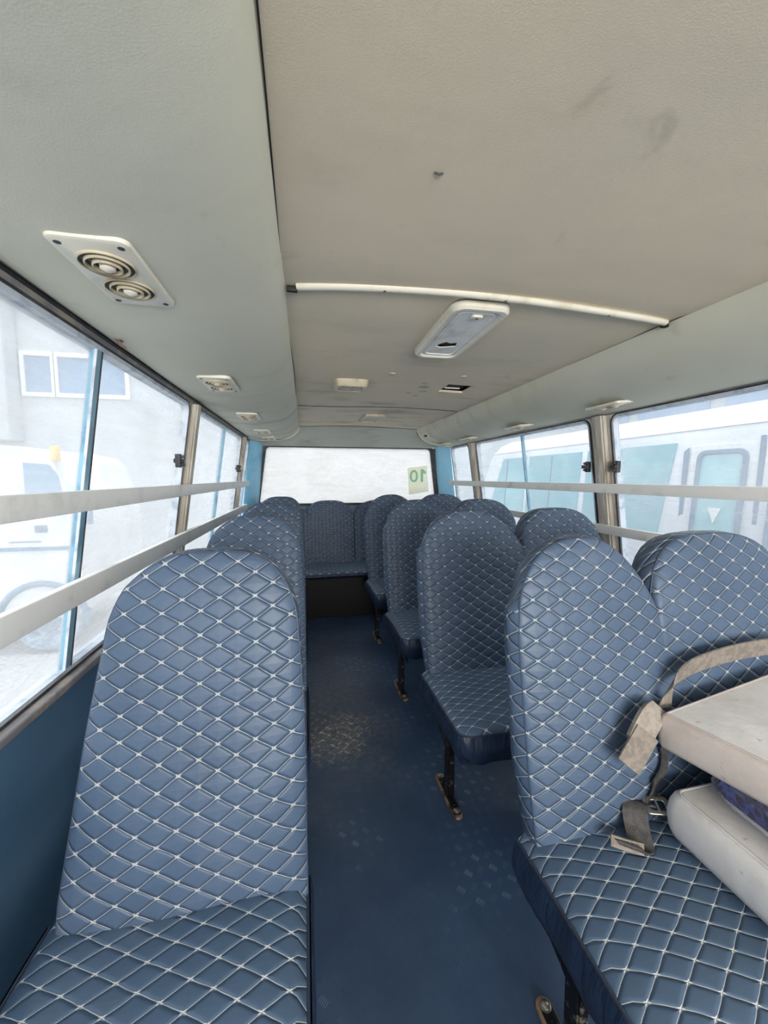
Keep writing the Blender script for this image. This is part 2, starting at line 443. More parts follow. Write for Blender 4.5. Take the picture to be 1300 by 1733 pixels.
# corner posts at the back, painted light blue
def corner_post(side):
    f = wl if side < 0 else wr
    bm = bmesh.new()
    s = -side
    for z0, z1 in ((.45, 1.665),):
        c = []
        n = 8
        lo, hi = [], []
        for zz, dst in ((z0, lo), (z1, hi)):
            for k in range(n + 1):
                t = k / n
                x = f(zz) + s * (.0 + .115 * t + (.02 if t > .5 else 0) * (t - .5))
                y = 3.99 + .16 * t - .02 * sin(pi * t)
                dst.append(bm.verts.new((x, y, zz)))
            for k in range(n, -1, -1):
                t = k / n
                dst.append(bm.verts.new((f(zz) + s * (.115 * t - .02), 4.03 + .16 * t, zz)))
        N = len(lo)
        for k in range(N): bm.faces.new((lo[k], lo[(k + 1) % N], hi[(k + 1) % N], hi[k]))
        bm.faces.new(lo[::-1]); bm.faces.new(hi)
    return bm
struct('trim_3', corner_post(-1), M_BLUE); struct('trim_4', corner_post(1), M_BLUE)

# side windows -------------------------------------------------------------
wn = [0]
def side_window(side, y0, y1, div=None, latch=None, glass=None, thick=False):
    wn[0] += 1
    f = wl if side < 0 else wr; top = TOPL if side < 0 else TOPR
    root = empty('window_%d' % wn[0], (f(1.2), (y0 + y1) / 2, SILL)); root['kind'] = 'structure'
    def rim(off_in, wd, depth, z0, z1, a, b, r):
        """rounded ring following the slanted wall"""
        bm = bmesh.new(); L = []
        H = z1 - z0; Wd = b - a
        for (iw, dx) in ((0, depth), (0, off_in), (wd, off_in), (wd, depth)):
            ring = []
            for yy, zz in rrect(Wd - 2 * iw, H - 2 * iw, max(r - iw, .006), 5):
                z = (z0 + z1) / 2 + zz; y = (a + b) / 2 + yy
                ring.append(bm.verts.new((f(z) + dx * side, y, z)))
            L.append(ring)
        N = len(L[0])
        for i in range(4):
            A, B = L[i], L[(i + 1) % 4]
            for k in range(N): bm.faces.new((A[k], A[(k + 1) % N], B[(k + 1) % N], B[k]))
        return bm
    obj('frame', rim(-.004, .016, .030, SILL, top, y0, y1, .05), M_ALU, root, True, 30)
    obj('rubber_seal', rim(-.006, .006, .010, SILL - .002, top + .002, y0 - .002, y1 + .002, .052), M_RUB, root, True, 30)
    def pane(a, b, dx):
        bm = bmesh.new(); c = []
        t = .004
        for d in (sorted((dx * side, (dx + t) * side))):
            for y in (a, b):
                for z in (SILL + .012, top - .012): c.append((f(z) + d, y, z))
        hexa(bm, c); return obj('pane', bm, glass, root, False)
    if div is None:
        pane(y0 + .01, y1 - .01, .018)
    else:
        pane(y0 + .01, div + .012, .012); pane(div - .012, y1 - .01, .022)
        w = .024 if thick else .011
        bm = bmesh.new(); slab(bm, f, side, div - w, div - w * .1, SILL + .01, top - .01, .002 if side < 0 else .002, .016); obj('sliding_divider', bm, M_TEAL, root, True, 30)
        bm = bmesh.new(); slab(bm, f, side, div + w * .1, div + w, SILL + .01, top - .01, -.012, .028); obj('sliding_divider', bm, M_TEAL, root, True, 30)
    if thick:
        bm = bmesh.new(); slab(bm, f, side, div - .002, div + .003, SILL + .01, top - .01, .0035, 0); obj('divider_seal', bm, M_RUB, root, True, 30)
        bm = bmesh.new(); slab(bm, f, side, div - .027, div - .0235, SILL + .01, top - .01, .003, .004); obj('divider_seal', bm, M_ALU, root, True, 30)
    if latch:
        yl, zl = latch; x = f(zl) - side * .012
        bm = bmesh.new()
        add_box(bm, (x - .012, yl - .012, zl - .030), (x + .012, yl + .012, zl + .030), .004)
        add_box(bm, (x - .020, yl - .008, zl - .010), (x + .014, yl + .03, zl + .010), .004)
        add_tube(bm, [(x - side * .002, yl, zl + .018), (x - side * .026, yl, zl + .018)], .007, 10)
        add_tube(bm, [(x - side * .002, yl, zl - .018), (x - side * .026, yl, zl - .018)], .007, 10)
        obj('latch', bm, M_RUB, root)
    # sill channel under the glass
    bm = bmesh.new(); x = f(SILL)
    a, b = sorted((x - side * .028, x + side * .03))
    add_box(bm, (a, y0, SILL - .028), (b, y1, SILL - .004), .006)
    obj('sill', bm, M_TRIM, root)
    return root
side_window(-1, -1.29, .09, -.6, None, M_GL)
side_window(-1, .23, 2.01, 1.20, (1.90, 1.375), M_GL, True)
side_window(-1, 2.16, 3.55, 2.87, (3.48, 1.375), M_GL)
side_window(-1, 3.71, 3.99, None, None, M_GL)
side_window(1, -1.29, .09, -.6, None, M_GR)
side_window(1, .23, 1.745, .75, (1.715, 1.355), M_GR)
side_window(1, 1.895, 3.35, 2.60, (1.925, 1.36), M_GR)
side_window(1, 3.51, 3.97, None, None, M_GR)

# rear wall and rear window -------------------------------------------------
bm = bmesh.new()
add_box(bm, (-.70, YR - .02, 0), (1.73, YR + .04, 1.0), .004)
struct('wall_rear', bm, M_PANEL)
def yrear(z): return 4.17 - .05 * (z - 1.0)
RW = dict(zb=1.02, zt=1.615, xbl=-.470, xbr=1.455, xtl=-.385, xtr=1.375)
def rear_ring(grow, y_off, r=.04):
    pts = []
    g = grow
    cs = [(RW['xtr'] + g, RW['zt'] + g), (RW['xtl'] - g, RW['zt'] + g), (RW['xbl'] - g, RW['zb'] - g), (RW['xbr'] + g, RW['zb'] - g)]
    for i, c in enumerate(cs):
        p = Vector(cs[i - 1]); q = Vector(cs[(i + 1) % 4]); c = Vector(c)
        a = c + (p - c).normalized() * r; b = c + (q - c).normalized() * r
        for k in range(7):
            t = k / 6; v = (1 - t) ** 2 * a + 2 * t * (1 - t) * c + t * t * b
            pts.append((v.x, yrear(v.y) + y_off, v.y))
    return pts
rwin = empty('window_%d' % (wn[0] + 1), (.5, 4.15, RW['zb'])); rwin['kind'] = 'structure'
bm = bmesh.new(); L = []
for g, yo in ((.022, .03), (.022, -.008), (-.004, -.008), (-.004, .03)):
    L.append([bm.verts.new(p) for p in rear_ring(g, yo)])
for i in range(4):
    A, B = L[i], L[(i + 1) % 4]
    for k in range(len(A)): bm.faces.new((A[k], A[(k + 1) % len(A)], B[(k + 1) % len(A)], B[k]))
obj('rubber_seal', bm, M_RUB, rwin, True, 30)
bm = bmesh.new()
A = [bm.verts.new(p) for p in rear_ring(.0, .012)]; B = [bm.verts.new(p) for p in rear_ring(.0, .017)]
bm.faces.new(A); bm.faces.new(B[::-1])
for k in range(len(A)): bm.faces.new((A[k], A[(k + 1) % len(A)], B[(k + 1) % len(A)], B[k]))
obj('pane', bm, M_GREAR, rwin, False)
# wall strips left and right of the rear glass
bm = bmesh.new()
for s, xt, xb, f in ((-1, RW['xtl'], RW['xbl'], wl), (1, RW['xtr'], RW['xbr'], wr)):
    for z0, z1 in ((1.0, 1.62),):
        xi = lambda z: (xb + (xt - xb) * (z - 1.02) / .595) + s * .02
        c = []
        xs = (lambda z: xi(z), lambda z: f(z)) if s > 0 else (lambda z: f(z), lambda z: xi(z))
        for g in xs:
            for y in (0, .03):
                for z in (z0, z1): c.append((g(z), yrear(z) + y, z))
        hexa(bm, c)
struct('trim_5', bm, M_RUB, False)

# ceiling ---------------------------------------------------------------
XL, XR, ZC = -.040, 1.152, 1.795
def ceil_z(x, y):
    t = (x - XL) / (XR - XL)
    z = ZC + .012 * sin(pi * max(0, min(1, t)))
    # headliner sags slightly between the roof bows
    for y0 in (1.10, 2.80): z += .006 * exp(-((y - y0) / .05) ** 2)
    z += .0035 * sin(3.1 * x + 2.2 * y) * sin(1.3 * y + 1.2)
    return z
def grid(bm, xs, ys, fz):
    V = [[bm.verts.new((x, y, fz(x, y))) for x in xs] for y in ys]
    for j in range(len(ys) - 1):
        for i in range(len(xs) - 1): bm.faces.new((V[j][i], V[j][i + 1], V[j + 1][i + 1], V[j + 1][i]))
    return V
lin = lambda a, b, n: [a + (b - a) * i / n for i in range(n + 1)]
bm = bmesh.new()
HX0, HX1, HY0, HY1 = .775, .925, 2.03, 2.20      # square hole left by a missing fitting
xs = sorted(set(lin(XL - .03, XR + .03, 24) + [HX0, HX1])); ys = sorted(set(lin(YF, 3.90, 90) + [HY0, HY1]))
V = grid(bm, xs, ys, lambda x, y: ceil_z(x, y))
dele = [f for f in bm.faces if HX0 < f.calc_center_median().x < HX1 and HY0 < f.calc_center_median().y < HY1]
bmesh.ops.delete(bm, geom=dele, context='FACES')
r = bmesh.ops.extrude_face_region(bm, geom=bm.faces[:])
for v in [g for g in r['geom'] if isinstance(g, bmesh.types.BMVert)]: v.co.z += .012
struct('ceiling', bm, M_CEIL)
# outer roof above everything
bm = bmesh.new()
prof = [(-.570, 1.76), (-.545, 1.81), (-.46, 1.85), (-.2, 1.88), (.51, 1.90), (1.22, 1.88), (1.48, 1.85), (1.565, 1.81), (1.590, 1.745)]
rows = []
for y in (YF - .1, YR + .12): rows.append([bm.verts.new((x, y, z)) for x, z in prof] + [bm.verts.new((x * .99 + .005, y, z - .012)) for x, z in prof[::-1]])
N = len(rows[0])
for k in range(N): bm.faces.new((rows[0][k], rows[0][(k + 1) % N], rows[1][(k + 1) % N], rows[1][k]))
bm.faces.new(rows[0][::-1]); bm.faces.new(rows[1])
struct('trim_6', bm, M_BLACK)

# padded coves that run along both sides
CP_L = [(-.522, 1.684), (-.512, 1.676), (-.488, 1.670), (-.40, 1.664), (-.30, 1.664), (-.21, 1.672), (-.14, 1.692), (-.09, 1.722), (-.058, 1.758), (-.042, 1.800)]
CP_R = [(1.572, 1.640), (1.56, 1.634), (1.535, 1.630), (1.45, 1.634), (1.36, 1.646), (1.28, 1.666), (1.222, 1.694), (1.184, 1.728), (1.164, 1.765), (1.152, 1.802)]
def cove_bm(P, side):
    P = [(p.x, p.z) for p in smooth_path([(a, 0, b) for a, b in P], 3)]
    bm = bmesh.new(); rows = []
    ys = lin(YF, 3.90, 100)
    for y in ys:
        row = []
        for i, (x, z) in enumerate(P):
            t = i / (len(P) - 1)
            w = .0035 * sin(2.7 * y + 5 * t) * sin(pi * t) + .0025 * sin(9 * y + 11 * t + 1) * sin(pi * t) * (1 if y > 1.3 else .35)
            # the front end of the inner edge follows the roof panel
            row.append(bm.verts.new((x, y, z + w)))
        rows.append(row)
    for A, B in zip(rows[:-1], rows[1:]):
        for k in range(len(A) - 1): bm.faces.new((A[k], A[k + 1], B[k + 1], B[k]))
    r = bmesh.ops.extrude_face_region(bm, geom=bm.faces[:])
    for v in [g for g in r['geom'] if isinstance(g, bmesh.types.BMVert)]: v.co.z += .010; v.co.x += .006 * side
    return bm
cl = struct('trim_7', cove_bm(CP_L, -1), M_COVE); cr = struct('trim_8', cove_bm(CP_R, 1), M_COVE)
# piping cord where coves meet the roof panel, and end ribs
def cord(pts, r, mat, parent, nm='seam_cord'):
    bm = bmesh.new(); add_tube(bm, pts, r, 8); return obj(nm, bm, mat, parent)
cord([(XL - .003 + .003 * sin(4 * y), y, ZC + .001) for y in lin(YF + .02, 3.88, 80)], .0013, M_BLACK, cl)
cord([(XR + .003 + .003 * sin(4 * y), y, ZC + .001) for y in lin(YF + .02, 3.88, 80)], .0013, M_BLACK, cr)
cord([(-.485, y, 1.670) for y in lin(YF + .02, 1.15, 30)], .0022, M_COVE, cl)
cord([(-.528, y, 1.676) for y in lin(YF + .02, 3.9, 60)], .007, M_RUB, cl, 'edge_gasket')
cord([(1.574, y, 1.634 + .002 * sin(17 * y)) for y in lin(YF + .02, 3.9, 90)], .006, plain('brown_gasket', srgb(140, 122, 108), .5), cr, 'edge_gasket')
# cove end ribs at the rear (curved cream strip with dark gap)
for P, par in ((CP_L, cl), (CP_R, cr)):
    pts = [(x, 3.905, z - .004) for x, z in P]
    cord(smooth_path(pts, 3), .008, M_COVE, par, 'end_rib')
    cord(smooth_path([(x, 3.935, z + .0) for x, z in P], 3), .007, M_BLACK, par, 'end_gap')

# rear header that slopes from roof down to rear glass
bm = bmesh.new()
rows = []
prof = [(3.89, 1.80), (3.93, 1.782), (4.00, 1.735), (4.07, 1.678), (4.115, 1.640), (4.125, 1.622)]
for x in lin(-.56, 1.60, 40):
    row = []
    for j, (y, z) in enumerate(prof):
        t = j / (len(prof) - 1)
        zz = z
        # header drops to cove level at either end
        if x < XL: zz = min(z, 1.66 + (z - 1.62) * max(0, 1 - (XL - x) / .16) * .8) if j < 5 else z
        if x > XR: zz = min(z, 1.65 + (z - 1.62) * max(0, 1 - (x - XR) / .16) * .8) if j < 5 else z
        row.append(bm.verts.new((x, y + .006 * sin(7 * x) * (1 - t), max(zz, 1.618))))
    rows.append(row)
for A, B in zip(rows[:-1], rows[1:]):
    for k in range(len(A) - 1): bm.faces.new((A[k], A[k + 1], B[k + 1], B[k]))
r = bmesh.ops.extrude_face_region(bm, geom=bm.faces[:])
for v in [g for g in r['geom'] if isinstance(g, bmesh.types.BMVert)]: v.co.z += .010; v.co.y += .012
struct('trim_9', bm, M_HEAD)
# wavy dark seams across the roof panel
ce = bpy.data.objects['ceiling']
def cross_seam(y0, amp, ph, r=.0028):
    pts = []
    for x in lin(XL + .005, XR - .01, 40):
        y = y0 + amp * sin(5.5 * x + ph)
        pts.append((x, y, ceil_z(x, y) - .001))
    bm = bmesh.new(); add_tube(bm, pts, r, 8); obj('seam', bm, M_BLACK, ce)
cross_seam(2.80, .02, .6); cross_seam(3.86, .03, 2.2)

# front end of the bus, behind the camera (kept plain): low front wall and windscreen posts
bm = bmesh.new(); add_box(bm, (-.70, YF - .05, 0), (1.73, YF, .80), .01); struct('wall_front', bm, M_PANEL)
bm = bmesh.new(); add_box(bm, (-.66, YF - .05, .8), (-.55, YF, 1.7), .01); add_box(bm, (1.57, YF - .05, .8), (1.68, YF, 1.7), .01)
add_box(bm, (-.62, YF - .05, 1.68), (1.64, YF, 1.80), .01); struct('trim_10', bm, M_RUB)

# ------------------------------------------------------------------ white guard rails
def rail(side, z0, z1, lab):
    x = -.548 if side < 0 else 1.566
    dx = .026 * (z0 < 1.1)
    x += dx * side
    bm = bmesh.new()
    yend = 4.13 if side < 0 else 4.10
    if z0 < 1.1: yend = 4.02
    add_box(bm, (x - .010, YF + .05, z0), (x + .010, yend, z1), .0025)
    o = obj('guard_rail', bm, M_WHITE, None); tag(o, lab, 'guard rail'); 
    return o
rail(-1, 1.215, 1.267, 'upper flat white bar running across the left side windows')
rail(-1, .978, 1.038, 'lower flat white bar across the left side windows just above the seats')
rail(1, 1.217, 1.267, 'upper flat white bar running across the right side windows')
rail(1, .996, 1.044, 'lower flat white bar across the right side windows behind the double seats')

# ------------------------------------------------------------------ seats
def single_top(z_sh, z_top, n=2.7, m=1.7):
    return lambda s: z_sh + (z_top - z_sh) * max(0, 1 - abs(2 * s - 1) ** n) ** (1 / m)
def double_top(z_sh, z_v, z_top, sv=.46, wl_=(.0,), tilt=1.0):
    def f(s):
        if s < sv:
            c = sv * .50; 
            if s < c: return z_sh + (z_top - z_sh) * max(0, 1 - ((c - s) / c) ** 2.8) ** (1 / 2.1)
            r = (s - c) / (sv - c); return z_v + (z_top - z_v) * max(0, 1 - r ** 2.0) ** (1 / 1.15)
        c = sv + (1 - sv) * .50
        if s > c: return z_sh + (z_top - z_sh) * max(0, 1 - ((s - c) / (1 - c)) ** 2.7) ** (1 / 1.9)
        r = (c - s) / (c - sv); return z_v + (z_top - z_v) * max(0, 1 - r ** 3.4) ** (1 / 1.9)
    return f
def cosspace(segs):
    out = [0.0]
    for a, b, n in segs:
        for i in range(1, n + 1): out.append(a + (b - a) * (1 - cos(pi * i / n)) / 2)
    return out
def make_backrest(root, xl, xr, top, y0, z0, lean, T, segs, nv=36, uoff=0.0, zb_side=0.0, dome=.022, z_uv=0.0, bulgy=False):
    """xl,xr: functions of z; top: function of s; front face at y0 (z=.45) leaning back"""
    S_ = cosspace(segs); bm = bmesh.new(); uvl = bm.loops.layers.uv.new('UVMap')
    def base(s, t):
        ztop = top(s); z = z0 + t * (ztop - z0)
        x = xl(z) + (xr(z) - xl(z)) * s
        return x, z
    nvT = [(1 - cos(pi * (i / nv) * .5 + 0)) for i in range(nv + 1)]
    nvT = [i / nv for i in range(nv + 1)]
    nvT = [t if t < .8 else .8 + .2 * sin((t - .8) / .2 * pi / 2) for t in nvT]
    F, Bk = [], []
    uvm = {}
    for t in nvT:
        rf, rb = [], []
        for s in S_:
            x, z = base(s, t)
            e = (1 - abs(2 * s - 1) ** 5) * (1 - t ** 9) * (.55 + .45 * min(1, t * 6))
            e = max(0, e)
            d = dome * e ** .6
            lumb = .012 * exp(-((z - .62) / .12) ** 2) * (1 - abs(2 * s - 1) ** 3)
            y = y0 + (z - .45) * tan(lean) - d - lumb
            v = bm.verts.new((x, y, z)); uvm[v] = (x + uoff, (z - .45) / cos(lean) + z_uv)
            rf.append(v)
            yb = y0 + (z - .45) * tan(lean) + T - .02 * t + .012 * e
            zz = z0 + (z - z0) * (1 - .012)
            xx = (xl(z) + xr(z)) / 2 + (x - (xl(z) + xr(z)) / 2) * .965
            v = bm.verts.new((xx, yb, zz)); uvm[v] = (x + uoff, z - .45 + z_uv)
            rb.append(v)
        F.append(rf); Bk.append(rb)
    n, m = len(S_), len(nvT)
    for j in range(m - 1):
        for i in range(n - 1):
            bm.faces.new((F[j][i], F[j][i + 1], F[j + 1][i + 1], F[j + 1][i]))
            bm.faces.new((Bk[j][i], Bk[j + 1][i], Bk[j + 1][i + 1], Bk[j][i + 1]))
    def loop(R): return [R[j][0] for j in range(m)] + R[m - 1][1:] + [R[j][n - 1] for j in range(m - 2, -1, -1)]
    LF, LB = loop(F), loop(Bk)
    # side wall steps with a gently bulged gusset
    steps = 5; prev = LF
    cen = sum((v.co for v in LF), Vector()) / len(LF)
    arc = [0]
    for a, b in zip(LF[:-1], LF[1:]): arc.append(arc[-1] + (b.co - a.co).length)
    iTL = m - 1; iTR = m - 1 + n - 1
    for q in range(1, steps + 1):
        if q == steps: cur = LB
        else:
            cur = []
            for i, (a, b) in enumerate(zip(LF, LB)):
                f = q / steps
                p = a.co.lerp(b.co, f)
                i0, i1 = max(i - 1, 0), min(i + 1, len(LF) - 1)
                tan_ = LF[i1].co - LF[i0].co; nrm = Vector((-tan_.z, 0, tan_.x))
                if nrm.length > 1e-7:
                    nrm.normalize()
                else: nrm = Vector((0, 0, 1))
                if nrm.dot(p - cen) < 0 and not (iTL < i < iTR): nrm = -nrm
                p = p + nrm * ((.026 if (bulgy and i <= iTL) else .008) * sin(pi * f) ** .8 * min(1, .35 + 3 * (p.z - z0)))
                cur.append(bm.verts.new(p))
        side_w = T * q / steps
        for i in range(len(LF) - 1):
            f = bm.faces.new((prev[i], prev[i + 1], cur[i + 1], cur[i]))
            for lp in f.loops:
                vtx = lp.vert
                k = i if vtx in (prev[i], cur[i]) else i + 1
                w = T * (q - 1) / steps if vtx in (prev[i], prev[i + 1]) else side_w
                u0, v0 = uvm[LF[k]]
                if i < iTL or i >= iTR: lp[uvl].uv = (u0 + (-w if i < iTL else w), v0)
                else: lp[uvl].uv = (u0, v0 + w)
            f.tag = True
        prev = cur
    bm.faces.new([Bk[0][i] for i in range(n)] + [F[0][i] for i in range(n - 1, -1, -1)])
    for f in bm.faces:
        if not f.tag:
            for lp in f.loops: lp[uvl].uv = uvm.get(lp.vert, (0, 0))
    path = [v.co.copy() for v in LF]
    o = obj('backrest', bm, M_QB, root, True, 50)
    pts = [path[0]]
    for p in path:
        if (p - pts[-1]).length > .010: pts.append(p)
    bm = bmesh.new(); add_tube(bm, [p + Vector((0, .002, 0)) for p in pts], .0024, 6)
    obj('piping', bm, M_PIPE, o)
    return o
def make_cushion(root, x0, x1, yf, yb, z, drop=.16, rc=.05, uoff=0.0):
    """quilted top over a plain navy skirt"""
    bm = bmesh.new(); uvl = bm.loops.layers.uv.new('UVMap')
    nx = max(16, int((x1 - x0) / .03)); ny = 18
    sx = [(1 - cos(pi * i / nx)) / 2 * .5 + i / nx * .5 for i in range(nx + 1)]
    sy = [(1 - cos(pi * i / ny)) / 2 * .5 + i / ny * .5 for i in range(ny + 1)]
    def P(u, v):
        # squircle-rounded front corners
        x = x0 + (x1 - x0) * u; y = yf + (yb - yf) * v
        du = min(u, 1 - u) * (x1 - x0); dv = v * (yb - yf)
        if du < rc and dv < rc:
            a, b = rc - du, rc - dv; L = sqrt(a * a + b * b); mx = max(a, b)
            if L > 1e-9:
                k = mx / L; a2, b2 = a * k, b * k
                x += (a - a2) * (1 if u < .5 else -1); y += (b - b2)
        e = (1 - abs(2 * u - 1) ** 6) * (1 - max(0, 1 - 2 * v) ** 5)
        e = max(e, 0)
        h = z - .030 + .036 * e ** .5 + .004 * sin(14 * x + 3) * sin(11 * y)
        h -= .030 * v ** 3 * .5
        return (x, y, h)
    V = [[bm.verts.new(P(u, v)) for u in sx] for v in sy]
    for j in range(ny):
        for i in range(nx):
            f = bm.faces.new((V[j][i], V[j][i + 1], V[j + 1][i + 1], V[j + 1][i]))
            for lp in f.loops: lp[uvl].uv = (lp.vert.co.x + uoff, lp.vert.co.y)
    loop = [V[j][0] for j in range(ny, -1, -1)] + V[0][1:] + [V[j][nx] for j in range(1, ny + 1)]
    path = [v.co.copy() for v in loop]
    # small tucked under-lip closes the top panel
    low = [bm.verts.new(v.co + Vector((0, 0, -.02))) for v in loop]
    for i in range(len(loop) - 1):
        f = bm.faces.new((loop[i], low[i], low[i + 1], loop[i + 1]))
    bm.faces.new(low[::-1])
    cu = obj('cushion', bm, M_QS, root, True, 60)
    bm = bmesh.new(); rows = []
    K = 9
    cx, cy = (x0 + x1) / 2, (yf + yb) / 2
    for k in range(K + 1):
        t = k / K; row = []
        for i, p in enumerate(path):
            w = .5 + .5 * sin(i * 1.7 + 2 * sin(i * .6))
            out = (.006 + .010 * sin(pi * min(1, t * 1.15)) + .005 * w * t - .030 * t * t)
            dx = -1 if abs(p.x - x0) < .03 else (1 if abs(p.x - x1) < .03 else 0)
            dy = -1 if abs(p.y - yf) < .03 else 0
            dd = drop * (1 + .05 * sin(i * .9))
            row.append(bm.verts.new((p.x + dx * out, p.y + dy * out, p.z + .003 - dd * t)))
        rows.append(row)
    for A, B in zip(rows[:-1], rows[1:]):
        for i in range(len(A) - 1): bm.faces.new((A[i], B[i], B[i + 1], A[i + 1]))
    bm.faces.new(rows[-1]); bm.faces.new((rows[0][0], rows[0][-1], rows[-1][-1], rows[-1][0]) if False else [r_[0] for r_ in rows] + [r_[-1] for r_ in rows[::-1]])
    obj('skirt', bm, M_SK, root, True, 50)
    pts = [path[0]]
    for p in path:
        if (p - pts[-1]).length > .012: pts.append(p)
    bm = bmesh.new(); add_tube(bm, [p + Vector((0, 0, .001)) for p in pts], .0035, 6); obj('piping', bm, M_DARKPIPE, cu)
def make_legs(root, x, ya, yb, zt, mirror=1):
    """one pressed-steel leg with its bolted foot plate"""
    bm = bmesh.new()
    ym = (ya + yb) / 2 - .01
    # upper bracket: tapering web under the cushion
    A = [(ym - .075, zt), (ym + .17, zt), (ym + .165, zt - .07), (ym + .11, zt - .13), (ym + .03, zt - .16), (ym - .03, zt - .15), (ym - .05, zt - .06)]
    for dx0, dx1 in ((-.004, .004), (.028, .034)):
        a = [bm.verts.new((x + dx0 * mirror, y, z)) for y, z in A]; b = [bm.verts.new((x + dx1 * mirror, y, z)) for y, z in A]
        bm.faces.new(a); bm.faces.new(b[::-1])
        for k in range(len(A)): bm.faces.new((a[k], a[(k + 1) % len(A)], b[(k + 1) % len(A)], b[k]))
    add_tube(bm, [(x - .006, ym + .12, zt - .04), (x + .04, ym + .12, zt - .04)], .014, 10)
    add_tube(bm, [(x - .006, ym + .04, zt - .05), (x + .05, ym + .04, zt - .05)], .018, 12)
    obj('bracket', bm, M_BLKMET, root)
    bm = bmesh.new()
    for w, d0, d1 in ((.030, 0, 1),):
        hexa(bm, [(x - .013, ym - .022, .012), (x - .013, ym - .016, zt - .03), (x - .013, ym + .026, .012), (x - .013, ym + .03, zt - .03),
                  (x + .015, ym - .022, .012), (x + .015, ym - .016, zt - .03), (x + .015, ym + .026, .012), (x + .015, ym + .03, zt - .03)])
    bmesh.ops.bevel(bm, geom=bm.edges[:], offset=.004, segments=2, affect='EDGES')
    leg = obj('leg', bm, M_BLKMET, root)
    L = yb - ya + .05
    bm = bmesh.new()
    add_plate(bm, .042, L, .0205, .010, frameM((x, (ya + yb) / 2, 0), (0, 0, 1), (0, 1, 0)), .003)
    ft = obj('foot_plate', bm, M_RUSTMET, root)
    bm = bmesh.new(); add_plate(bm, .030, L - .02, .0145, .006, frameM((x + .002, (ya + yb) / 2, .0095), (0, 0, 1), (0, 1, 0)), .002); add_plate(bm, .024, L - .10, .010, .018, frameM((x, (ya + yb) / 2 - .01, .010), (0, 0, 1), (0, 1, 0)), .004)
    obj('foot_bracket', bm, M_BLKMET, root)
    for y in (ya, yb):
        bm = bmesh.new()
        M = frameM((x, y, .0155), (0, 0, 1), (0, 1, 0))
        add_lathe(bm, [(0, 0), (.013, 0), (.013, .002), (.0095, .003), (.0095, .0065), (.006, .009), (0, .0095)], M, 20)
        obj('bolt', bm, M_BOLT, ft)

def lerp(a, b, t): return a + (b - a) * t
def taper(tab):
    def f(z):
        if z <= tab[0][0]: return tab[0][1]
        for (z0, v0), (z1, v1) in zip(tab[:-1], tab[1:]):
            if z <= z1:
                t = (z - z0) / (z1 - z0); return lerp(v0, v1, t)
        return tab[-1][1]
    return f
PITCH = .797
def double_seat(k, label):
    y0 = .742 + PITCH * k
    root = empty('bus_seat', (.97, y0 - .15, 0), label, 'bus seat', 'double bus seats on the right of the aisle')
    sv = (.445, .53, .50, .50)[k]
    xlf = taper([(.40, .520), (.60, .510), (.9, .508), (1.0, .518), (1.14, .532)])
    xrf = taper([(.40, 1.45), (.8, 1.43), (1.0, 1.385), (1.14, 1.36)]) if k == 0 else taper([(.40, 1.45), (.8, 1.45), (1.0, 1.44), (1.14, 1.42)])
    make_backrest(root, xlf, xrf, double_top(.965, .975, 1.148 if k else 1.142, sv), y0, .40, radians(10.5), .095,
                  [(0, sv * .5, 14), (sv * .5, sv, 12), (sv, sv + (1 - sv) * .5, 12), (sv + (1 - sv) * .5, 1, 14)], 36, uoff=.013 * k, bulgy=True)
    make_cushion(root, .492, 1.452, y0 - .41, y0 + .04, .462, .118 if k else .145, uoff=.02 * k)
    make_legs(root, .552, y0 - (.245 if k else .195), y0 - (.065 if k else .012), .35)
    # wall-side support
    for yy in (y0 - .28, y0):
        bm = bmesh.new(); add_box(bm, (1.40, yy - .02, 0), (1.43, yy + .02, .33), .004); obj('leg', bm, M_BLKMET, root)
    return root
DL = ['double quilted blue bus seat nearest on the right, with grey pads lying on it',
      'double quilted blue bus seat right of the aisle, in the second row',
      'double quilted blue bus seat right of the aisle, in the third row',
      'double quilted blue bus seat right of the aisle, in front of the back bench']
for k in range(4): double_seat(k, DL[k])
def single_seat(k, label):
    y0 = .757 + PITCH * k
    root = empty('bus_seat', (-.24, y0 - .15, 0), label, 'bus seat', 'single bus seats on the left of the aisle')
    xlf = taper([(.40, -.475), (.50, -.470), (.80, -.432), (1.0, -.400), (1.07, -.385), (1.14, -.350)])
    xrf = taper([(.40, -.010), (.8, -.012), (1.0, -.024), (1.14, -.045)])
    make_backrest(root, xlf, xrf, single_top(.985, 1.138, 3.6, 2.2), y0, .40, radians(10.5), .095, [(0, 1, 30)], 36, uoff=.005 * k)
    make_cushion(root, -.505, -.010, y0 - .41, y0 + .04, .462, .15, uoff=.02 * k)
    make_legs(root, -.055, y0 - .245, y0 - .065, .33, -1)
    for yy in (y0 - .28, y0):
        bm = bmesh.new(); add_box(bm, (-.47, yy - .02, 0), (-.44, yy + .02, .33), .004); obj('leg', bm, M_BLKMET, root)
    return root
SL = ['single quilted blue bus seat nearest on the left, whole backrest and cushion showing',
      'single quilted blue bus seat by the left windows, directly behind the nearest one',
      'single quilted blue bus seat by the left windows, third from the front',
      'single quilted blue bus seat by the left windows, in front of the back bench']
for k in range(4): single_seat(k, SL[k])

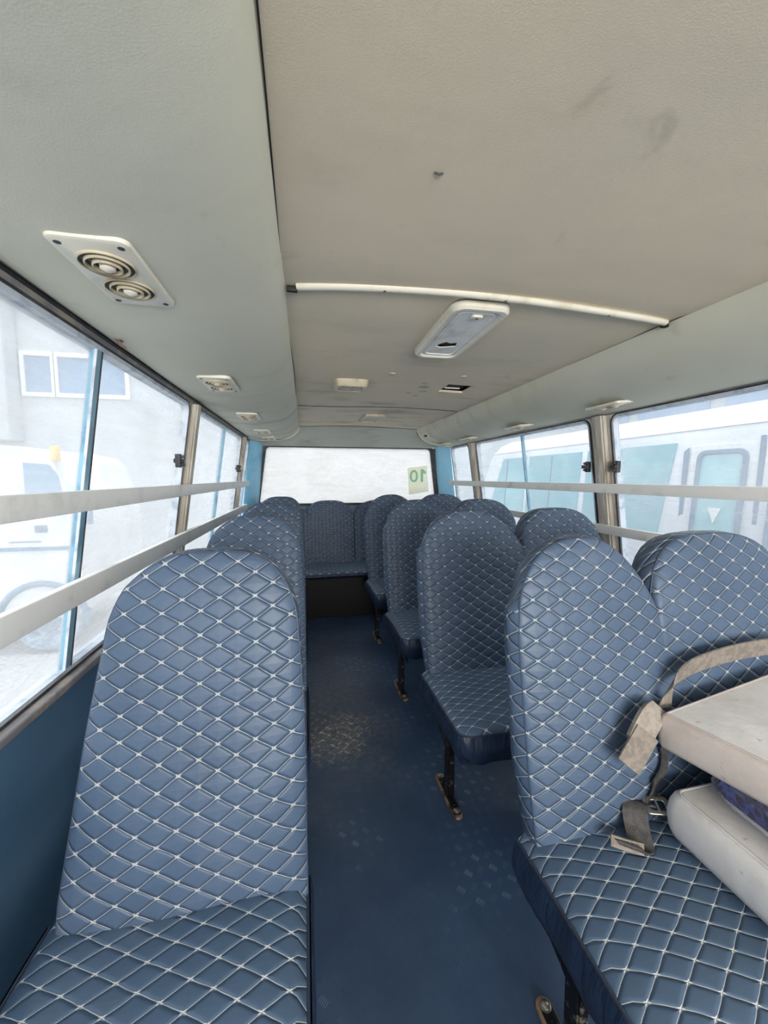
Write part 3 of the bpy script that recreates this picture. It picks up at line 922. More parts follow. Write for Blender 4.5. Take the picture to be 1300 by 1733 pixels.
# back bench
root = empty('rear_bench', (.51, 3.75, 0), 'full-width quilted blue bench across the back under the rear window', 'bench seat')
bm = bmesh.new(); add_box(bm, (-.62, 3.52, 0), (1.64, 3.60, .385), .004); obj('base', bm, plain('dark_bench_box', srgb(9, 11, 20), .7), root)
make_cushion(root, -.60, 1.62, 3.45, 3.97, .450, .045, .03)
for i, (a, b) in enumerate(((-.585, .487), (.497, 1.60))):
    ht = 1.062
    make_backrest(root, (lambda a: (lambda z: a + .0))(a), (lambda b: (lambda z: b))(b), double_top(.88, .945, ht, .57 if i == 0 else .5), 3.87, .41, radians(8), .075,
                  [(0, .28, 12), (.28, .57 if i == 0 else .5, 10), (.57 if i == 0 else .5, .77, 10), (.77, 1, 12)], 30, uoff=.3 * i)

# ------------------------------------------------------------------ things in the ceiling
def vent(loc, nrm, w, h, label, swap=False, deep=True):
    """air vent plate with two round adjustable louvres; local y runs along the bus"""
    root = empty('air_vent', loc, label, 'air vent', 'air vents in the padded coves')
    M = frameM(loc, nrm, (0, 1, 0))
    bm = bmesh.new(); add_plate(bm, w, h, .018, .011, M, .005)
    pl = obj('cover_plate', bm, M_CREAM, root)
    R = w * .36
    for j, s in enumerate((-1, 1)):
        c = M @ Vector((0, s * h * .185, .0095)); Mj = M.copy(); Mj.translation = c
        bm = bmesh.new(); add_lathe(bm, [(0, .0025), (R, .0025)], Mj, 32); lo = obj('louvre', bm, M_BLACK, root)
        bm = bmesh.new()
        for rr, zz in ((1.0, .004), (.78, .006), (.52, .008)):
            add_lathe(bm, [(R * rr, .0015), (R * rr, zz), (R * (rr - .05), zz + .001), (R * (rr - .07), zz - .002), (R * (rr - .09), .0022)], Mj, 32)
        obj('ring', bm, M_CREAM_OLD if s > 0 else M_CREAM_OLD, lo)
        bm = bmesh.new(); add_lathe(bm, [(R * .30, .001), (R * .27, .009), (R * .15, .012), (0, .0125)], Mj, 24); obj('knob', bm, M_CREAM, lo)
    for sx in (-1, 1):
        for sy in (-1, 1):
            Mj = M.copy(); Mj.translation = M @ Vector((sx * w * .37, sy * h * .42, .0108))
            bm = bmesh.new(); add_lathe(bm, [(.0052, -.001), (.0052, .0008), (0, .0012)], Mj, 14); obj('screw', bm, M_RUB, root)
    return root
VL = [(.803, 'cream air vent on the left cove, nearest and largest in view'), (1.63, 'cream air vent on the left cove, second from the front'),
      (2.45, 'cream air vent on the left cove, third from the front'), (3.22, 'small cream air vent on the left cove above the last pillar'),
      (3.74, 'cream air vent at the far end of the left cove')]
for y, lb in VL: vent((-.318, y, 1.6665), (0, 0, -1), .118, .235, lb)
VR = [(1.585, 'cream air vent on the right cove above the near pillar'), (2.37, 'cream air vent on the right cove, second beyond the near pillar'),
      (3.16, 'cream air vent on the right cove near the small rear window'), (3.74, 'cream air vent at the far end of the right cove')]
for y, lb in VR: vent((1.40, y, 1.640), (.10, 0, -1), .110, .21, lb)
# small louvre on the end of each cove
def slot(loc, nrm, lb):
    root = empty('louvre_slot', loc, lb, 'vent'); M = frameM(loc, nrm, (0, 1, 0))
    bm = bmesh.new(); add_frame(bm, .05, .13, .012, .028, .10, .006, .006, M); obj('frame', bm, M_CREAM, root)
    bm = bmesh.new(); add_plate(bm, .03, .102, .006, .003, M, .001); obj('grille', bm, M_BLACK, root)
slot((1.196, 3.74, 1.716), (-.8, 0, -.62), 'narrow upright vent slot at the rear end of the right cove')

# big dome light, lens broken
cz = lambda x, y: ceil_z(x, y)
root = empty('ceiling_light', (.52, 1.32, 1.80), 'large white ceiling light near the moulding, its lens cracked open', 'ceiling light')
ax = Vector((.015, 1, 0)).normalized(); M = frameM((.525, 1.315, cz(.52, 1.31)), (0, 0, -1), ax)
bm = bmesh.new(); add_frame(bm, .185, .475, .045, .138, .425, .030, .022, M, .007); obj('frame', bm, M_CREAM, root)
M_LENS = plain('frosted_lens', srgb(236, 236, 234), .25, 0, srgb(215, 214, 210), 12)
bm = bmesh.new()
# lens plate with a jagged hole at its far end
inner = [(.030, .085), (.012, .060), (-.008, .072), (-.030, .060), (-.038, .100), (-.012, .112), (.014, .122), (.036, .112)]
NO = 28; outer = rrect(.140, .427, .030, 6)
ov = [bm.verts.new(M @ Vector((x, y, .015))) for x, y in outer]; iv = [bm.verts.new(M @ Vector((x, y, .015))) for x, y in inner]
oe = [bm.edges.new((ov[i], ov[(i + 1) % len(ov)])) for i in range(len(ov))]; ie = [bm.edges.new((iv[i], iv[(i + 1) % len(iv)])) for i in range(len(iv))]
bmesh.ops.triangle_fill(bm, use_beauty=True, edges=oe + ie)
r = bmesh.ops.extrude_face_region(bm, geom=bm.faces[:])
for v in [g for g in r['geom'] if isinstance(g, bmesh.types.BMVert)]: v.co.z += .003
obj('lens', bm, M_LENS, root, False)
bm = bmesh.new(); add_frame(bm, .118, .395, .024, .108, .385, .020, .0175, M, .001); obj('lens_ridge', bm, M_LENS, root)
bm = bmesh.new(); add_plate(bm, .134, .42, .02, .004, M, .001); obj('backing', bm, plain('lamp_housing', srgb(110, 96, 80), .6, 0, srgb(52, 44, 38), 20), root)
bm = bmesh.new(); Mj = M.copy(); Mj.translation = M @ Vector((0.0, -.175, .016)); add_plate(bm, .034, .026, .008, .008, Mj, .002); sw = obj('switch', bm, M_CREAM, root)
bm = bmesh.new(); Mj.translation = M @ Vector((0.0, -.175, .024)); add_lathe(bm, [(.004, -.001), (.004, .001), (0, .0012)], Mj, 12); obj('screw', bm, M_RUB, sw)

# boxed speaker-like reading lamp (second fitting)
root = empty('dome_lamp', (.255, 2.15, 1.79), 'small boxed lamp on the left of the roof with rust around its mount', 'ceiling light')
M = frameM((.248, 2.10, cz(.248, 2.10)), (0, 0, -1), (0, 1, 0))
bm = bmesh.new(); L = []
for (w, h, r, z) in ((.180, .165, .03, 0), (.165, .150, .028, .030), (.150, .138, .022, .036), (.126, .115, .016, .036), (.120, .109, .014, .028)):
    L.append([bm.verts.new(M @ Vector((x, y, z))) for x, y in rrect(w, h, r)])
for A, B in zip(L[:-1], L[1:]):
    for k in range(len(A)): bm.faces.new((A[k], A[(k + 1) % len(A)], B[(k + 1) % len(A)], B[k]))
obj('housing', bm, M_CREAM_OLD, root)
def ribbed(name, c):
    k = NB(name); p = k.obj(); w = k.node('ShaderNodeTexWave'); k.link(p, w.inputs[0]); w.inputs['Scale'].default_value = 30; w.inputs['Distortion'].default_value = 1
    k.base(k.mix(w.outputs[1], c, tuple(x * .25 for x in c[:3]) + (1,)), .25); k.bump(w.outputs[1], .003); return k.m
bm = bmesh.new(); Mj = M.copy(); Mj.translation = M @ Vector((0, 0, .020)); add_plate(bm, .122, .111, .014, .014, Mj, .003); obj('lens', bm, ribbed('ribbed_lens', srgb(110, 104, 88)), root)
# third fitting
root = empty('dome_lamp', (.61, 3.34, 1.79), 'small framed roof lamp nearest the rear window', 'ceiling light')
M = frameM((.565, 3.27, cz(.56, 3.27)), (0, 0, -1), (-.02, 1, 0))
bm = bmesh.new(); add_frame(bm, .165, .36, .025, .120, .31, .014, .020, M, .005); obj('frame', bm, M_CREAM_OLD, root)
bm = bmesh.new(); add_plate(bm, .124, .314, .014, .012, M, .003); obj('lens', bm, ribbed('clear_ribbed_lens', srgb(225, 222, 212)), root)

# wavy cream moulding across the roof with three screws
root = empty('roof_moulding', (.52, 1.06, 1.80), 'wavy cream plastic strip screwed across the roof lining', 'moulding strip')
mp = []
for x in lin(XL + .028, XR - .012, 40):
    t = (x - XL) / (XR - XL)
    y = 1.088 - .036 * (1 - abs(2 * t - 1) ** 4) + .004 * sin(9 * t) - .012 * t
    mp.append((x, y, cz(x, y) - .004 + .003 * sin(6 * t)))
bm = bmesh.new(); add_tube(bm, mp, .0125, 10, .75); obj('strip', bm, M_CREAM, root)
for t in (.20, .52, .82):
    p = mp[int(t * 40)]; bm = bmesh.new(); add_lathe(bm, [(.0055, 0), (.0055, .002), (.003, .004), (0, .0045)], frameM((p[0], p[1], p[2] - .0065), (0, 0, -1), (0, 1, 0)), 14); obj('screw', bm, M_BOLT, root)
bm = bmesh.new(); add_box(bm, (XL + .002, 1.078, ZC - .010), (XL + .030, 1.090, ZC + .004), .002); obj('end_gap', bm, M_BLACK, root)
bm = bmesh.new(); add_box(bm, (XR - .014, 1.076, ZC - .012), (XR + .006, 1.092, ZC + .004), .002); obj('end_gap', bm, M_BLACK, root)
# box above the hole in the roof lining, with a pale cable clip
bm = bmesh.new()
add_box(bm, (HX0 - .02, HY0 - .02, 1.825), (HX1 + .02, HY1 + .02, 1.835))
obj('cavity', bm, M_BLACK, ce)
bm = bmesh.new(); add_box(bm, (HX0 + .01, HY0 + .085, 1.803), (HX1 - .05, HY0 + .095, 1.809)); obj('cable', bm, M_CREAM, ce)
# flaking repaired spots
def blob(cx, cy, r, mat, nm, sx=1.4):
    bm = bmesh.new(); n = 22; c = bm.verts.new((cx, cy, cz(cx, cy) - .0012)); ring = []
    for k in range(n):
        a = 2 * pi * k / n; rr = r * (.7 + .5 * random.random()); x, y = cx + rr * sx * cos(a), cy + rr * sin(a)
        ring.append(bm.verts.new((x, y, cz(x, y) - .0012)))
    for k in range(n): bm.faces.new((c, ring[k], ring[(k + 1) % n]))
    r_ = bmesh.ops.extrude_face_region(bm, geom=bm.faces[:])
    for v in [g for g in r_['geom'] if isinstance(g, bmesh.types.BMVert)]: v.co.z += .002
    obj(nm, bm, mat, ce)
M_PATCH = plain('filler_patch', srgb(176, 182, 160), .6, 0, srgb(130, 140, 112), 40)
for q in ((.66, 2.12, .028), (.69, 2.22, .020), (.62, 2.28, .014), (.64, 2.04, .013), (.68, 2.34, .015)): blob(*q, M_PATCH, 'paint_patch')
bm = bmesh.new(); add_lathe(bm, [(.016, 0), (.016, .004), (.011, .006), (0, .0065)], frameM((.43, 1.89, cz(.43, 1.89)), (0, 0, -1), (0, 1, 0)), 18); obj('plug', bm, M_CREAM_OLD, ce)
bm = bmesh.new(); add_lathe(bm, [(.016, 0), (.016, .004), (.011, .006), (0, .0065)], frameM((.79, 1.86, cz(.79, 1.86)), (0, 0, -1), (0, 1, 0)), 18); obj('plug', bm, M_CREAM_OLD, ce)
bm = bmesh.new(); add_tube(bm, smooth_path([(-.02 + .0, .655, cz(0, .65) - .001), (-.012, .656, cz(0, .65) - .002), (-.004, .654, cz(0, .65) - .001)], 3), .0016, 6)
bm.free()
bm = bmesh.new(); x, y = .22, .655; add_tube(bm, [(x, y, cz(x, y) - .001), (x + .008, y + .001, cz(x, y) - .0025), (x + .015, y, cz(x, y) - .001)], .0015, 6); obj('nick', bm, M_RUB, ce)
# little hooks on the left cove
bm = bmesh.new(); add_tube(bm, [(-.482, 1.19, 1.668), (-.480, 1.19, 1.655), (-.470, 1.20, 1.650)], .004, 8); add_box(bm, (-.49, 1.18, 1.664), (-.474, 1.20, 1.670), .002)
o = obj('coat_hook', bm, plain('brown_hook', srgb(120, 96, 84), .5), None); tag(o, 'tiny brown hook under the left cove beside the first window', 'hook')

# sticker on the rear glass, seen from behind
root = empty('route_sticker', (1.25, 4.12, 1.27), 'pale green sticker with reversed number 10 on the rear glass', 'sticker')
def quad_plate(pts, t, mat, nm, par):
    bm = bmesh.new(); A = [bm.verts.new((x, yrear(z) + .004 - t, z)) for x, z in pts]; B = [bm.verts.new((x, yrear(z) + .008, z)) for x, z in pts]
    bm.faces.new(A); bm.faces.new(B[::-1])
    for k in range(len(A)): bm.faces.new((A[k], A[(k + 1) % len(A)], B[(k + 1) % len(A)], B[k]))
    return obj(nm, bm, mat, par, False)
def translucent(name, c):
    k = NB(name); tl = k.node('ShaderNodeBsdfTranslucent'); tl.inputs[0].default_value = c; df = k.node('ShaderNodeBsdfDiffuse'); df.inputs[0].default_value = c
    m = k.node('ShaderNodeMixShader'); m.inputs[0].default_value = .45; k.link(tl.outputs[0], m.inputs[1]); k.link(df.outputs[0], m.inputs[2]); k.link(m.outputs[0], k.out.inputs[0]); k.n.remove(k.b); return k.m
quad_plate([(1.118, 1.405), (1.345, 1.432), (1.352, 1.30), (1.370, 1.142), (1.142, 1.108)], 0, translucent('sticker_paper', srgb(252, 253, 242)), 'paper', root)
M_DIG = translucent('sticker_ink', srgb(202, 238, 220))
bm = bmesh.new(); L = []
for (a, b, y) in ((.048, .068, 0), (.026, .046, 0), (.026, .046, .003), (.048, .068, .003)):
    L.append([bm.verts.new((1.192 + a * cos(2 * pi * k / 28), yrear(1.32) + .001 - y, 1.315 + b * sin(2 * pi * k / 28))) for k in range(28)])
for i in range(4):
    A, B = L[i], L[(i + 1) % 4]
    for k in range(28): bm.faces.new((A[k], A[(k + 1) % 28], B[(k + 1) % 28], B[k]))
obj('digit_zero', bm, M_DIG, root, False)
bm = bmesh.new(); P = [(1.272, 1.25), (1.298, 1.25), (1.298, 1.35), (1.328, 1.335), (1.330, 1.362), (1.300, 1.392), (1.272, 1.392)]
A = [bm.verts.new((x, yrear(1.32) - .002, z)) for x, z in P]; B = [bm.verts.new((x, yrear(1.32) + .001, z)) for x, z in P]
bm.faces.new(A); bm.faces.new(B[::-1])
for k in range(len(P)): bm.faces.new((A[k], A[(k + 1) % len(P)], B[(k + 1) % len(P)], B[k]))
obj('digit_one', bm, M_DIG, root, False)

# ------------------------------------------------------------------ grey pads, cloth and straps on the near right seat
def grey_vinyl(name, a, b, dirt):
    k = NB(name); p = k.obj(); n = k.noise(p, 7, 5, .6); n2 = k.noise(p, 45, 3)
    c = k.mix(k.ramp(n, .35, .7), a, b); c = k.mix(k.math('MULTIPLY', k.sstep(n2, .66, .76), .5), c, dirt)
    k.base(c, .5, 0, .4); k.bump(k.math('ADD', k.noise(p, 12, 3), k.math('MULTIPLY', k.noise(p, 300, 2), .08)), .006, .6); return k.m
M_PAD = grey_vinyl('grey_vinyl', srgb(200, 197, 195), srgb(222, 220, 220), srgb(140, 122, 110))
M_PADS = grey_vinyl('grey_vinyl_side', srgb(176, 165, 160), srgb(198, 188, 182), srgb(110, 96, 88))
M_WEB = plain('grey_webbing', srgb(136, 128, 120), .7, 0, srgb(116, 108, 102), 60, .4, .6, .001)
M_DWEB = plain('dark_webbing', srgb(78, 76, 76), .65, 0, srgb(62, 60, 62), 60, .4, .6, .001)
def pad(name, corner, e1, e2, L1, L2, z0, z1, tilt1, tilt2, r, label, mat, mside, bulge=.012, rr=.035):
    """rounded slab: corner point, two horizontal edge directions"""
    e1 = Vector(e1).normalized(); e2 = Vector(e2).normalized()
    root = empty(name, (corner[0], corner[1], z0), label, 'seat pad')
    def P(a, b, z):
        p = Vector((corner[0], corner[1], 0)) + Vector((e1.x, e1.y, 0)) * a + Vector((e2.x, e2.y, 0)) * b
        return Vector((p.x, p.y, z + tilt1 * a + tilt2 * b))
    bm = bmesh.new(); loops = []
    prof = [(r, z0), (r * .3, z0 + r * .3), (0, z0 + r), (-.004, (z0 + z1) / 2), (0, z1 - r), (r * .3, z1 - r * .3), (r, z1)]
    pts0 = lambda ins: [(x + L1 / 2, y + L2 / 2) for x, y in rrect(L1 - 2 * ins, L2 - 2 * ins, max(rr - ins, .004), 5)]
    for ins, z in prof: loops.append([bm.verts.new(P(a, b, z)) for a, b in pts0(ins)])
    for A, B in zip(loops[:-1], loops[1:]):
        for k in range(len(A)): bm.faces.new((A[k], A[(k + 1) % len(A)], B[(k + 1) % len(A)], B[k]))
    bm.faces.new(loops[0][::-1])
    obj('side_band', bm, mside, root, True, 60)
    bm = bmesh.new()
    prev = [bm.verts.new(P(a, b, z1 + .0005)) for a, b in pts0(r * .9)]
    for s in (.85, .6, .3):
        cur = [bm.verts.new(P(L1 / 2 + (a - L1 / 2) * s, L2 / 2 + (b - L2 / 2) * s, z1 + bulge * (1 - s ** 2))) for a, b in pts0(r * .9)]
        for k in range(len(cur)): bm.faces.new((prev[k], prev[(k + 1) % len(cur)], cur[(k + 1) % len(cur)], cur[k]))
        prev = cur
    bm.faces.new(prev)
    obj('top_panel', bm, mat, root, True, 60)
    bm = bmesh.new(); add_tube(bm, [P(a, b, z1 - .001) for a, b in pts0(r * .75)], .003, 6, closed=True); obj('piping', bm, mside, root)
    return root
pad('folded_seat_pad', (.805, .690), (.02, -1, 0), (1, .02, 0), .50, .46, .474, .580, .0, .0, .026,
    'lower grey vinyl pad resting on the near right seat cushion', M_PAD, M_PAD, .004)
pad('folded_seat_pad', (.815, .722), (.28, -.96, 0), (.998, .06, 0), .50, .44, .655, .742, .0, .14, .014,
    'upper pale grey vinyl pad, topmost of the stack on the near right seat', M_PAD, M_PADS, .006, .013)
def velvet():
    k = NB('blue_velvet'); p = k.obj(); n = k.noise(p, 26, 3, .6, 2.0)
    k.base(k.mix(k.sstep(n, .42, .56), srgb(58, 66, 128), srgb(24, 26, 56)), .7); k.b.inputs['Sheen Weight'].default_value = .6
    k.bump(n, .004); return k.m
bm = bmesh.new(); L = []
N = 30
for zz, ins in ((.588, .045), (.598, .012), (.620, 0), (.644, .010), (.656, .045)):
    ring = []
    for i, (x, y) in enumerate(rrect(.40 - 2 * ins, .44 - 2 * ins, .06, 7)):
        w = .006 * sin(i * 1.9 + zz * 60)
        ring.append(bm.verts.new((1.065 + x + w, .440 + y + w, zz + .004 * sin(i * 1.1))))
    L.append(ring)
for A, B in zip(L[:-1], L[1:]):
    for k in range(len(A)): bm.faces.new((A[k], A[(k + 1) % len(A)], B[(k + 1) % len(A)], B[k]))
bm.faces.new(L[0][::-1]); bm.faces.new(L[-1])
o = obj('velvet_cushion', bm, velvet(), None); tag(o, 'crumpled blue patterned velvet cushion squeezed between the two grey pads', 'cushion')
# long carrying strap looped behind upper pad
bm = bmesh.new()
c = smooth_path([(.858, .745, .735), (.864, .742, .775), (.900, .748, .812), (.98, .756, .834), (1.12, .760, .850), (1.24, .755, .850), (1.31, .72, .815)], 5)
add_ribbon(bm, c, [Vector((.016 - .016 * min(1, i / 14), -.004, .003 + .021 * min(1, i / 9))) for i in range(len(c))], .004)
o = obj('carrying_strap', bm, M_WEB, None); tag(o, 'grey webbing strap arched over the back of the upper grey pad', 'strap')
# short folded tab with keeper, hanging off pad corner in front of backrest
root = empty('strap_tab', (.79, .70, .68), 'short folded grey fabric tab sticking out from the upper grey pad corner', 'strap')
bm = bmesh.new()
c = smooth_path([(.835, .735, .740), (.800, .722, .738), (.772, .715, .712), (.748, .708, .682)], 4)
add_ribbon(bm, c, [Vector((.022, -.006, -.020))] * len(c), .010); obj('upper_fold', bm, plain('grey_fabric_tab', srgb(152, 144, 136), .65, 0, srgb(132, 124, 116), 40, .4, .6, .001), root)
bm = bmesh.new(); c = smooth_path([(.772, .706, .708), (.742, .700, .675), (.712, .694, .642)], 4)
add_ribbon(bm, c, [Vector((.023, -.006, -.020))] * len(c), .004); obj('lower_fold', bm, M_WEB, root)
# dark belt webbing down to the seat cushion, with buckle
root = empty('seat_belt', (.77, .70, .47), 'dark belt webbing with metal buckle curling onto the near right seat cushion', 'seat belt')
bm = bmesh.new()
c = smooth_path([(.862, .735, .648), (.850, .728, .605), (.832, .722, .570), (.815, .722, .535), (.802, .720, .515)], 5)
add_ribbon(bm, c, [Vector((.024 - .012 * abs(sin(i * .35)), .004, .006)) for i in range(len(c))], .004); obj('webbing', bm, M_DWEB, root)
bm = bmesh.new()
c = smooth_path([(.800, .716, .512), (.770, .722, .520), (.752, .708, .512), (.742, .690, .488), (.728, .664, .472), (.700, .654, .480), (.690, .660, .490)], 5)
add_ribbon(bm, c, [Vector((.020, -.016, 0)) for i in range(len(c))], .0035); obj('webbing', bm, M_DWEB, root)
bm = bmesh.new()
c = smooth_path([(.722, .652, .478), (.690, .668, .480), (.665, .683, .482)], 4)
add_ribbon(bm, c, [Vector((.003, .004, .010)) for i in range(len(c))], .009); obj('belt_end', bm, M_WEB, root)
bm = bmesh.new(); Mj = frameM((.812, .706, .516), (-.2, -.35, 1), (-.7, .25, 0)); add_frame(bm, .040, .056, .008, .022, .036, .005, .004, Mj, .001)
add_tube(bm, [Mj @ Vector((-.018, 0, .003)), Mj @ Vector((.018, 0, .003))], .0025, 8); obj('buckle', bm, M_BOLT, root)

# ------------------------------------------------------------------ outside: yard, buildings, vehicles
GZ = -.70
def gravel():
    k = NB('gravel'); p = k.gen(); n = k.noise(p, 26, 6, .8); n2 = k.noise(p, .8, 3)
    c = k.mix(k.ramp(n, .38, .62), srgb(150, 160, 172), srgb(225, 222, 214)); c = k.mix(k.math('MULTIPLY', k.ramp(n2, .3, .7), .5), c, srgb(205, 205, 200))
    k.base(c, .9); k.bump(n, .03); return k.m
bm = bmesh.new(); add_box(bm, (-30, -14, GZ - .2), (30, 26, GZ)); o = struct('ground', bm, gravel(), False)
M_WALLX = plain('whitewashed_wall', srgb(186, 189, 193), .8, 0, srgb(170, 175, 180), .8, .4, .65)
M_BGL = plain('blue_grey_window', srgb(84, 124, 160), .3, 0, srgb(100, 142, 176), .6)
M_WFR = plain('white_window_frame', srgb(236, 236, 236), .5)
root = empty('building', (-4, 9, GZ), 'white rendered building behind the bus with blue windows seen through left glass', 'building')
bm = bmesh.new(); add_box(bm, (-12, 9, GZ), (3.2, 9.4, 4.9)); add_box(bm, (-12, 8.6, 2.0), (-5.42, 9, 4.9), .03); obj('wall', bm, M_WALLX, root)
for x0, x1 in ((-5.33, -4.86), (-4.76, -4.16), (-4.12, -3.55)):
    bm = bmesh.new(); add_frame(bm, x1 - x0 + .12, .86, .01, x1 - x0 - .02, .70, .005, .05, frameM(((x0 + x1) / 2, 9.0, 3.32), (0, -1, 0), (0, 0, 1))); w = obj('window', bm, M_WFR, root, False)
    bm = bmesh.new(); add_box(bm, (x0, 8.985, 2.96), (x1, 8.995, 3.68)); obj('pane', bm, M_BGL, w, False)
M_BGL2 = plain('pale_window', srgb(138, 158, 184), .4, 0, srgb(150, 168, 192), 1)
root = empty('building', (8, 6, GZ), 'pale building beyond the neighbouring white bus with a row of grey-blue windows', 'building')
bm = bmesh.new(); add_box(bm, (8, -2, GZ), (8.4, 14, 3.8)); obj('wall', bm, M_WALLX, root)
for y0 in (2.4, 4.4, 6.4, 8.4):
    bm = bmesh.new(); add_box(bm, (7.96, y0, 2.55), (8.0, y0 + 1.7, 3.2), .01); w = obj('window', bm, M_BGL2, root)
root = empty('boundary_wall', (5.6, 9, GZ), 'tall white boundary wall behind the right rear corner of the bus', 'wall')
bm = bmesh.new(); add_box(bm, (3.2, 9.05, GZ), (8.0, 9.35, 3.0), .02); obj('wall_body', bm, M_WALLX, root)

# white lorry cab parked to the left, facing right
M_TRUCK = plain('white_truck_paint', srgb(214, 213, 210), .35, 0, srgb(198, 200, 204), 3)
M_TGL = plain('truck_glass', srgb(84, 130, 162), .25, 0, srgb(98, 142, 170), 2)
M_TDK = plain('truck_dark', srgb(74, 112, 142), .5, 0, srgb(58, 88, 116), 5)
root = empty('truck', (-3.4, 5.3, GZ), 'white truck cab parked on the gravel outside the left windows', 'truck')
prof = [(-4.6, -.32), (-2.74, -.32), (-2.66, -.05), (-2.66, .62), (-2.70, .95), (-2.84, 1.42), (-2.94, 1.53), (-3.25, 1.60), (-4.6, 1.64)]
bm = bmesh.new(); y0, y1 = 4.85, 6.5
A = [bm.verts.new((x, y0, z)) for x, z in prof]; B = [bm.verts.new((x, y1, z)) for x, z in prof]
bm.faces.new(A); bm.faces.new(B[::-1])
for k in range(len(prof)): bm.faces.new((A[k], A[(k + 1) % len(prof)], B[(k + 1) % len(prof)], B[k]))
bmesh.ops.bevel(bm, geom=bm.edges[:], offset=.03, segments=2, affect='EDGES'); obj('cab', bm, M_TRUCK, root, True, 50)
bm = bmesh.new(); P = [(-3.16, 1.02), (-2.80, 1.02), (-2.84, 1.28), (-2.92, 1.40), (-3.16, 1.42)]
A = [bm.verts.new((x, 4.842, z)) for x, z in P]; B = [bm.verts.new((x, 4.86, z)) for x, z in P]; bm.faces.new(A); bm.faces.new(B[::-1])
for k in range(5): bm.faces.new((A[k], A[(k + 1) % 5], B[(k + 1) % 5], B[k]))
obj('side_window', bm, M_TGL, root, False)
bm = bmesh.new(); add_box(bm, (-3.10, 4.835, .66), (-2.98, 4.86, .74), .01); obj('door_handle', bm, M_TDK, root)
bm = bmesh.new(); add_plate(bm, .30, .012, .005, .01, frameM((-3.2, 4.85, .56), (0, -1, 0), (0, 0, 1)), .002); add_box(bm, (-4.5, 4.838, .46), (-2.72, 4.852, .50)); obj('trim_line', bm, M_TDK, root)
M = frameM((-3.08, 4.95, GZ + .36), (0, -1, 0), (0, 0, 1))
bm = bmesh.new(); add_lathe(bm, [(0, .02), (.20, .02), (.22, .06), (.34, .07), (.36, .05), (.36, -.12), (0, -.12)], M, 36); obj('wheel', bm, plain('tyre', srgb(100, 120, 140), .7, 0, srgb(150, 165, 178), 12), root)
bm = bmesh.new(); pts = [(-3.08 + .43 * cos(a), 4.846, GZ + .36 + .43 * sin(a)) for a in lin(0, pi, 16)]; add_tube(bm, pts, .035, 8); obj('wheel_arch', bm, M_TDK, root)
bm = bmesh.new(); add_box(bm, (-2.88, 4.80, 1.44), (-2.82, 4.90, 1.60), .015); obj('marker_lamp', bm, plain('amber_lamp', srgb(240, 196, 90), .3), root)
bm = bmesh.new(); add_box(bm, (-2.56, 4.62, .76), (-2.44, 4.68, .96), .02); m_ = obj('mirror', bm, M_TDK, root)
bm = bmesh.new(); add_tube(bm, [(-2.70, 4.86, 1.0), (-2.60, 4.72, .98), (-2.52, 4.66, .95)], .012, 8); add_tube(bm, [(-2.68, 4.86, .66), (-2.58, 4.72, .70), (-2.52, 4.66, .77)], .012, 8); obj('mirror_arm', bm, M_TDK, m_)
bm = bmesh.new(); add_box(bm, (-7.6, 4.8, -.1), (-4.7, 6.6, 1.2), .03); obj('load_bed', bm, M_TRUCK, root)

root.location.x += .20; root.location.z += .04

# white bus parked alongside on the right
M_BUS = plain('white_bus_paint', srgb(204, 206, 214), .3, 0, srgb(192, 196, 206), 1.2)
M_BUSR = plain('white_bus_roof', srgb(226, 226, 228), .35)
M_BGLS = plain('bus_tinted_glass', srgb(100, 158, 172), .25, 0, srgb(130, 182, 190), 1.3)
M_BGSK = plain('bus_grey_gasket', srgb(80, 112, 142), .5)
root = empty('minibus', (4.1, 3.8, GZ), 'white bus with folding doors parked alongside, beyond the right windows', 'bus')
bm = bmesh.new()
prof = [(3.30, GZ + .3), (3.20, GZ + .4), (3.16, .70), (3.22, 1.62), (3.26, 1.72), (5.2, 1.72), (5.25, GZ + .3)]
A = [bm.verts.new((x, -1.5, z)) for x, z in prof]; B = [bm.verts.new((x, 6.75, z)) for x, z in prof]
for i, (x, z) in enumerate(prof):
    if z > .7: B[i].co.y = 6.75 - .5 * (z - .7)
bm.faces.new(A); bm.faces.new(B[::-1])
for k in range(len(prof)): bm.faces.new((A[k], A[(k + 1) % len(prof)], B[(k + 1) % len(prof)], B[k]))
obj('body', bm, M_BUS, root, True, 30)
bm = bmesh.new(); rp = [(3.24, 1.70), (3.27, 1.80), (3.40, 1.88), (4.2, 1.95), (5.0, 1.88), (5.18, 1.70)]
A = [bm.verts.new((x, -1.5, z)) for x, z in rp]; B = [bm.verts.new((x, 6.2 - 1.2 * (z - 1.7), z)) for x, z in rp]
bm.faces.new(A); bm.faces.new(B[::-1])
for k in range(len(rp)): bm.faces.new((A[k], A[(k + 1) % len(rp)], B[(k + 1) % len(rp)], B[k]))
obj('roof', bm, M_BUSR, root, True, 60)
def bx_side(z): return 3.16 + .06 * (z - .7) / .92 if z > .7 else 3.16
def side_poly(P, t0, t1, mat, nm, par):
    bm = bmesh.new(); A = [bm.verts.new((bx_side(z) - t0, y, z)) for y, z in P]; B = [bm.verts.new((bx_side(z) - t1, y, z)) for y, z in P]
    bm.faces.new(A); bm.faces.new(B[::-1])
    for k in range(len(P)): bm.faces.new((A[k], A[(k + 1) % len(P)], B[(k + 1) % len(P)], B[k]))
    return obj(nm, bm, mat, par, False)
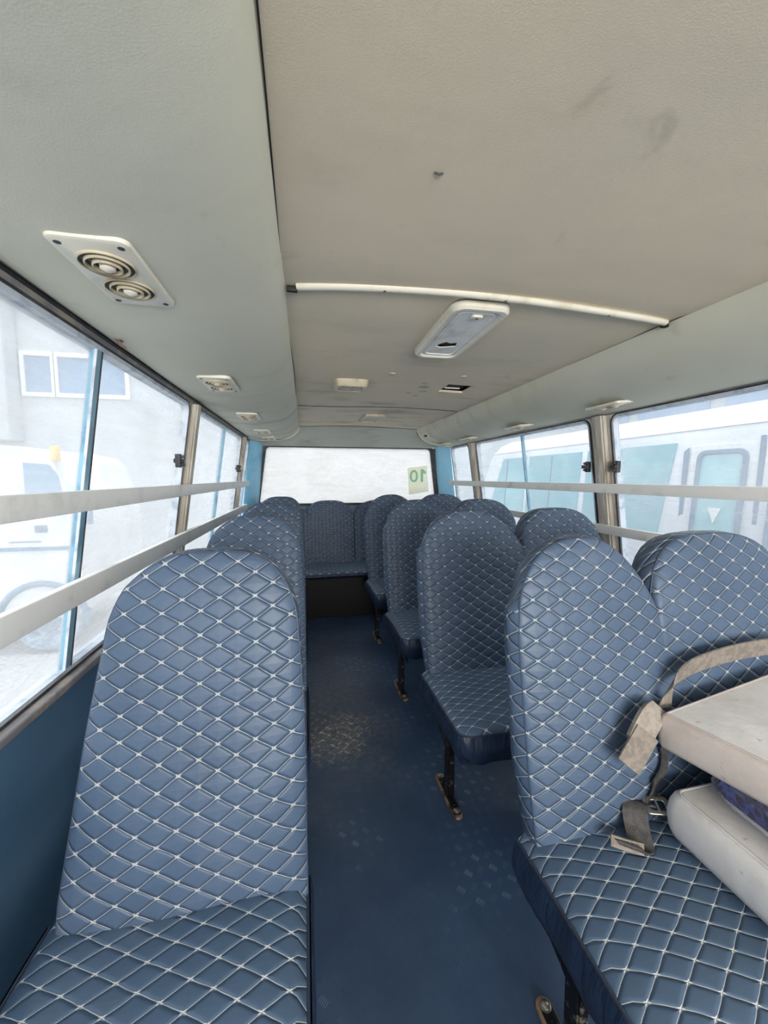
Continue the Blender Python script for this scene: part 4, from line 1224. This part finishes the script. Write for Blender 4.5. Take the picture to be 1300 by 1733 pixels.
for (a, b, sl) in ((2.93, 3.92, -.10), (4.02, 5.10, 0), (5.18, 6.20, 0)):
    g = side_poly([(a, .80), (b, .80), (b - (.35 if b > 6 else 0), 1.60), (a + sl, 1.60)], -.01, .012, M_BGLS, 'window', root)
    side_poly([(a + .02, 1.20), (b - .02, 1.20), (b - .02, 1.225), (a + .02, 1.225)], .010, .018, M_BGSK, 'window_bar', g)
    m = (a + b) / 2; side_poly([(m, .82), (m + .02, .82), (m + .02, 1.58), (m, 1.58)], .010, .018, M_BGSK, 'window_bar', g)
for (a, b) in ((2.22, 2.66), (1.70, 2.12)):
    c, w = (a + b) / 2, b - a
    dr = side_poly([(a - .03, -.3), (b + .03, -.3), (b + .03, 1.56), (a - .03, 1.56)], -.01, .012, M_BUSR, 'door', root)
    M = frameM((bx_side(1.1) - .012, c, 1.06), (-1, 0, .065), (0, 0, 1))
    bm = bmesh.new(); add_frame(bm, w - .06, .92, .07, w - .13, .85, .045, .018, M, .004); obj('gasket', bm, M_BGSK, dr)
    bm = bmesh.new(); add_plate(bm, w - .12, .86, .05, .006, M, .001); obj('pane', bm, M_BGLS, dr)
    side_poly([(a + .06, 1.16), (b - .06, 1.16), (b - .06, 1.175), (a + .06, 1.175)], .018, .026, M_BGSK, 'pane_bar', dr)
    side_poly([(c - .05, 1.06), (c + .05, 1.06), (c, .94)], .020, .026, M_BUSR, 'pennant_reflection', dr)  # pale triangle stands in for a pennant-shaped reflection on the pane
side_poly([(2.155, -.3), (2.185, -.3), (2.185, 1.60), (2.155, 1.60)], .012, .022, M_BGSK, 'door_seal', root)
side_poly([(2.71, -.3), (2.75, -.3), (2.75, 1.52), (2.71, 1.55)], .010, .020, M_BGSK, 'door_seal', root)
for y in (5.6, .2):
    bm = bmesh.new(); add_lathe(bm, [(0, .01), (.2, .01), (.22, .04), (.34, .05), (.36, .03), (.36, -.15), (0, -.15)], frameM((3.20, y, GZ + .36), (-1, 0, 0), (0, 0, 1)), 32); obj('wheel', bm, M_TDK, root)
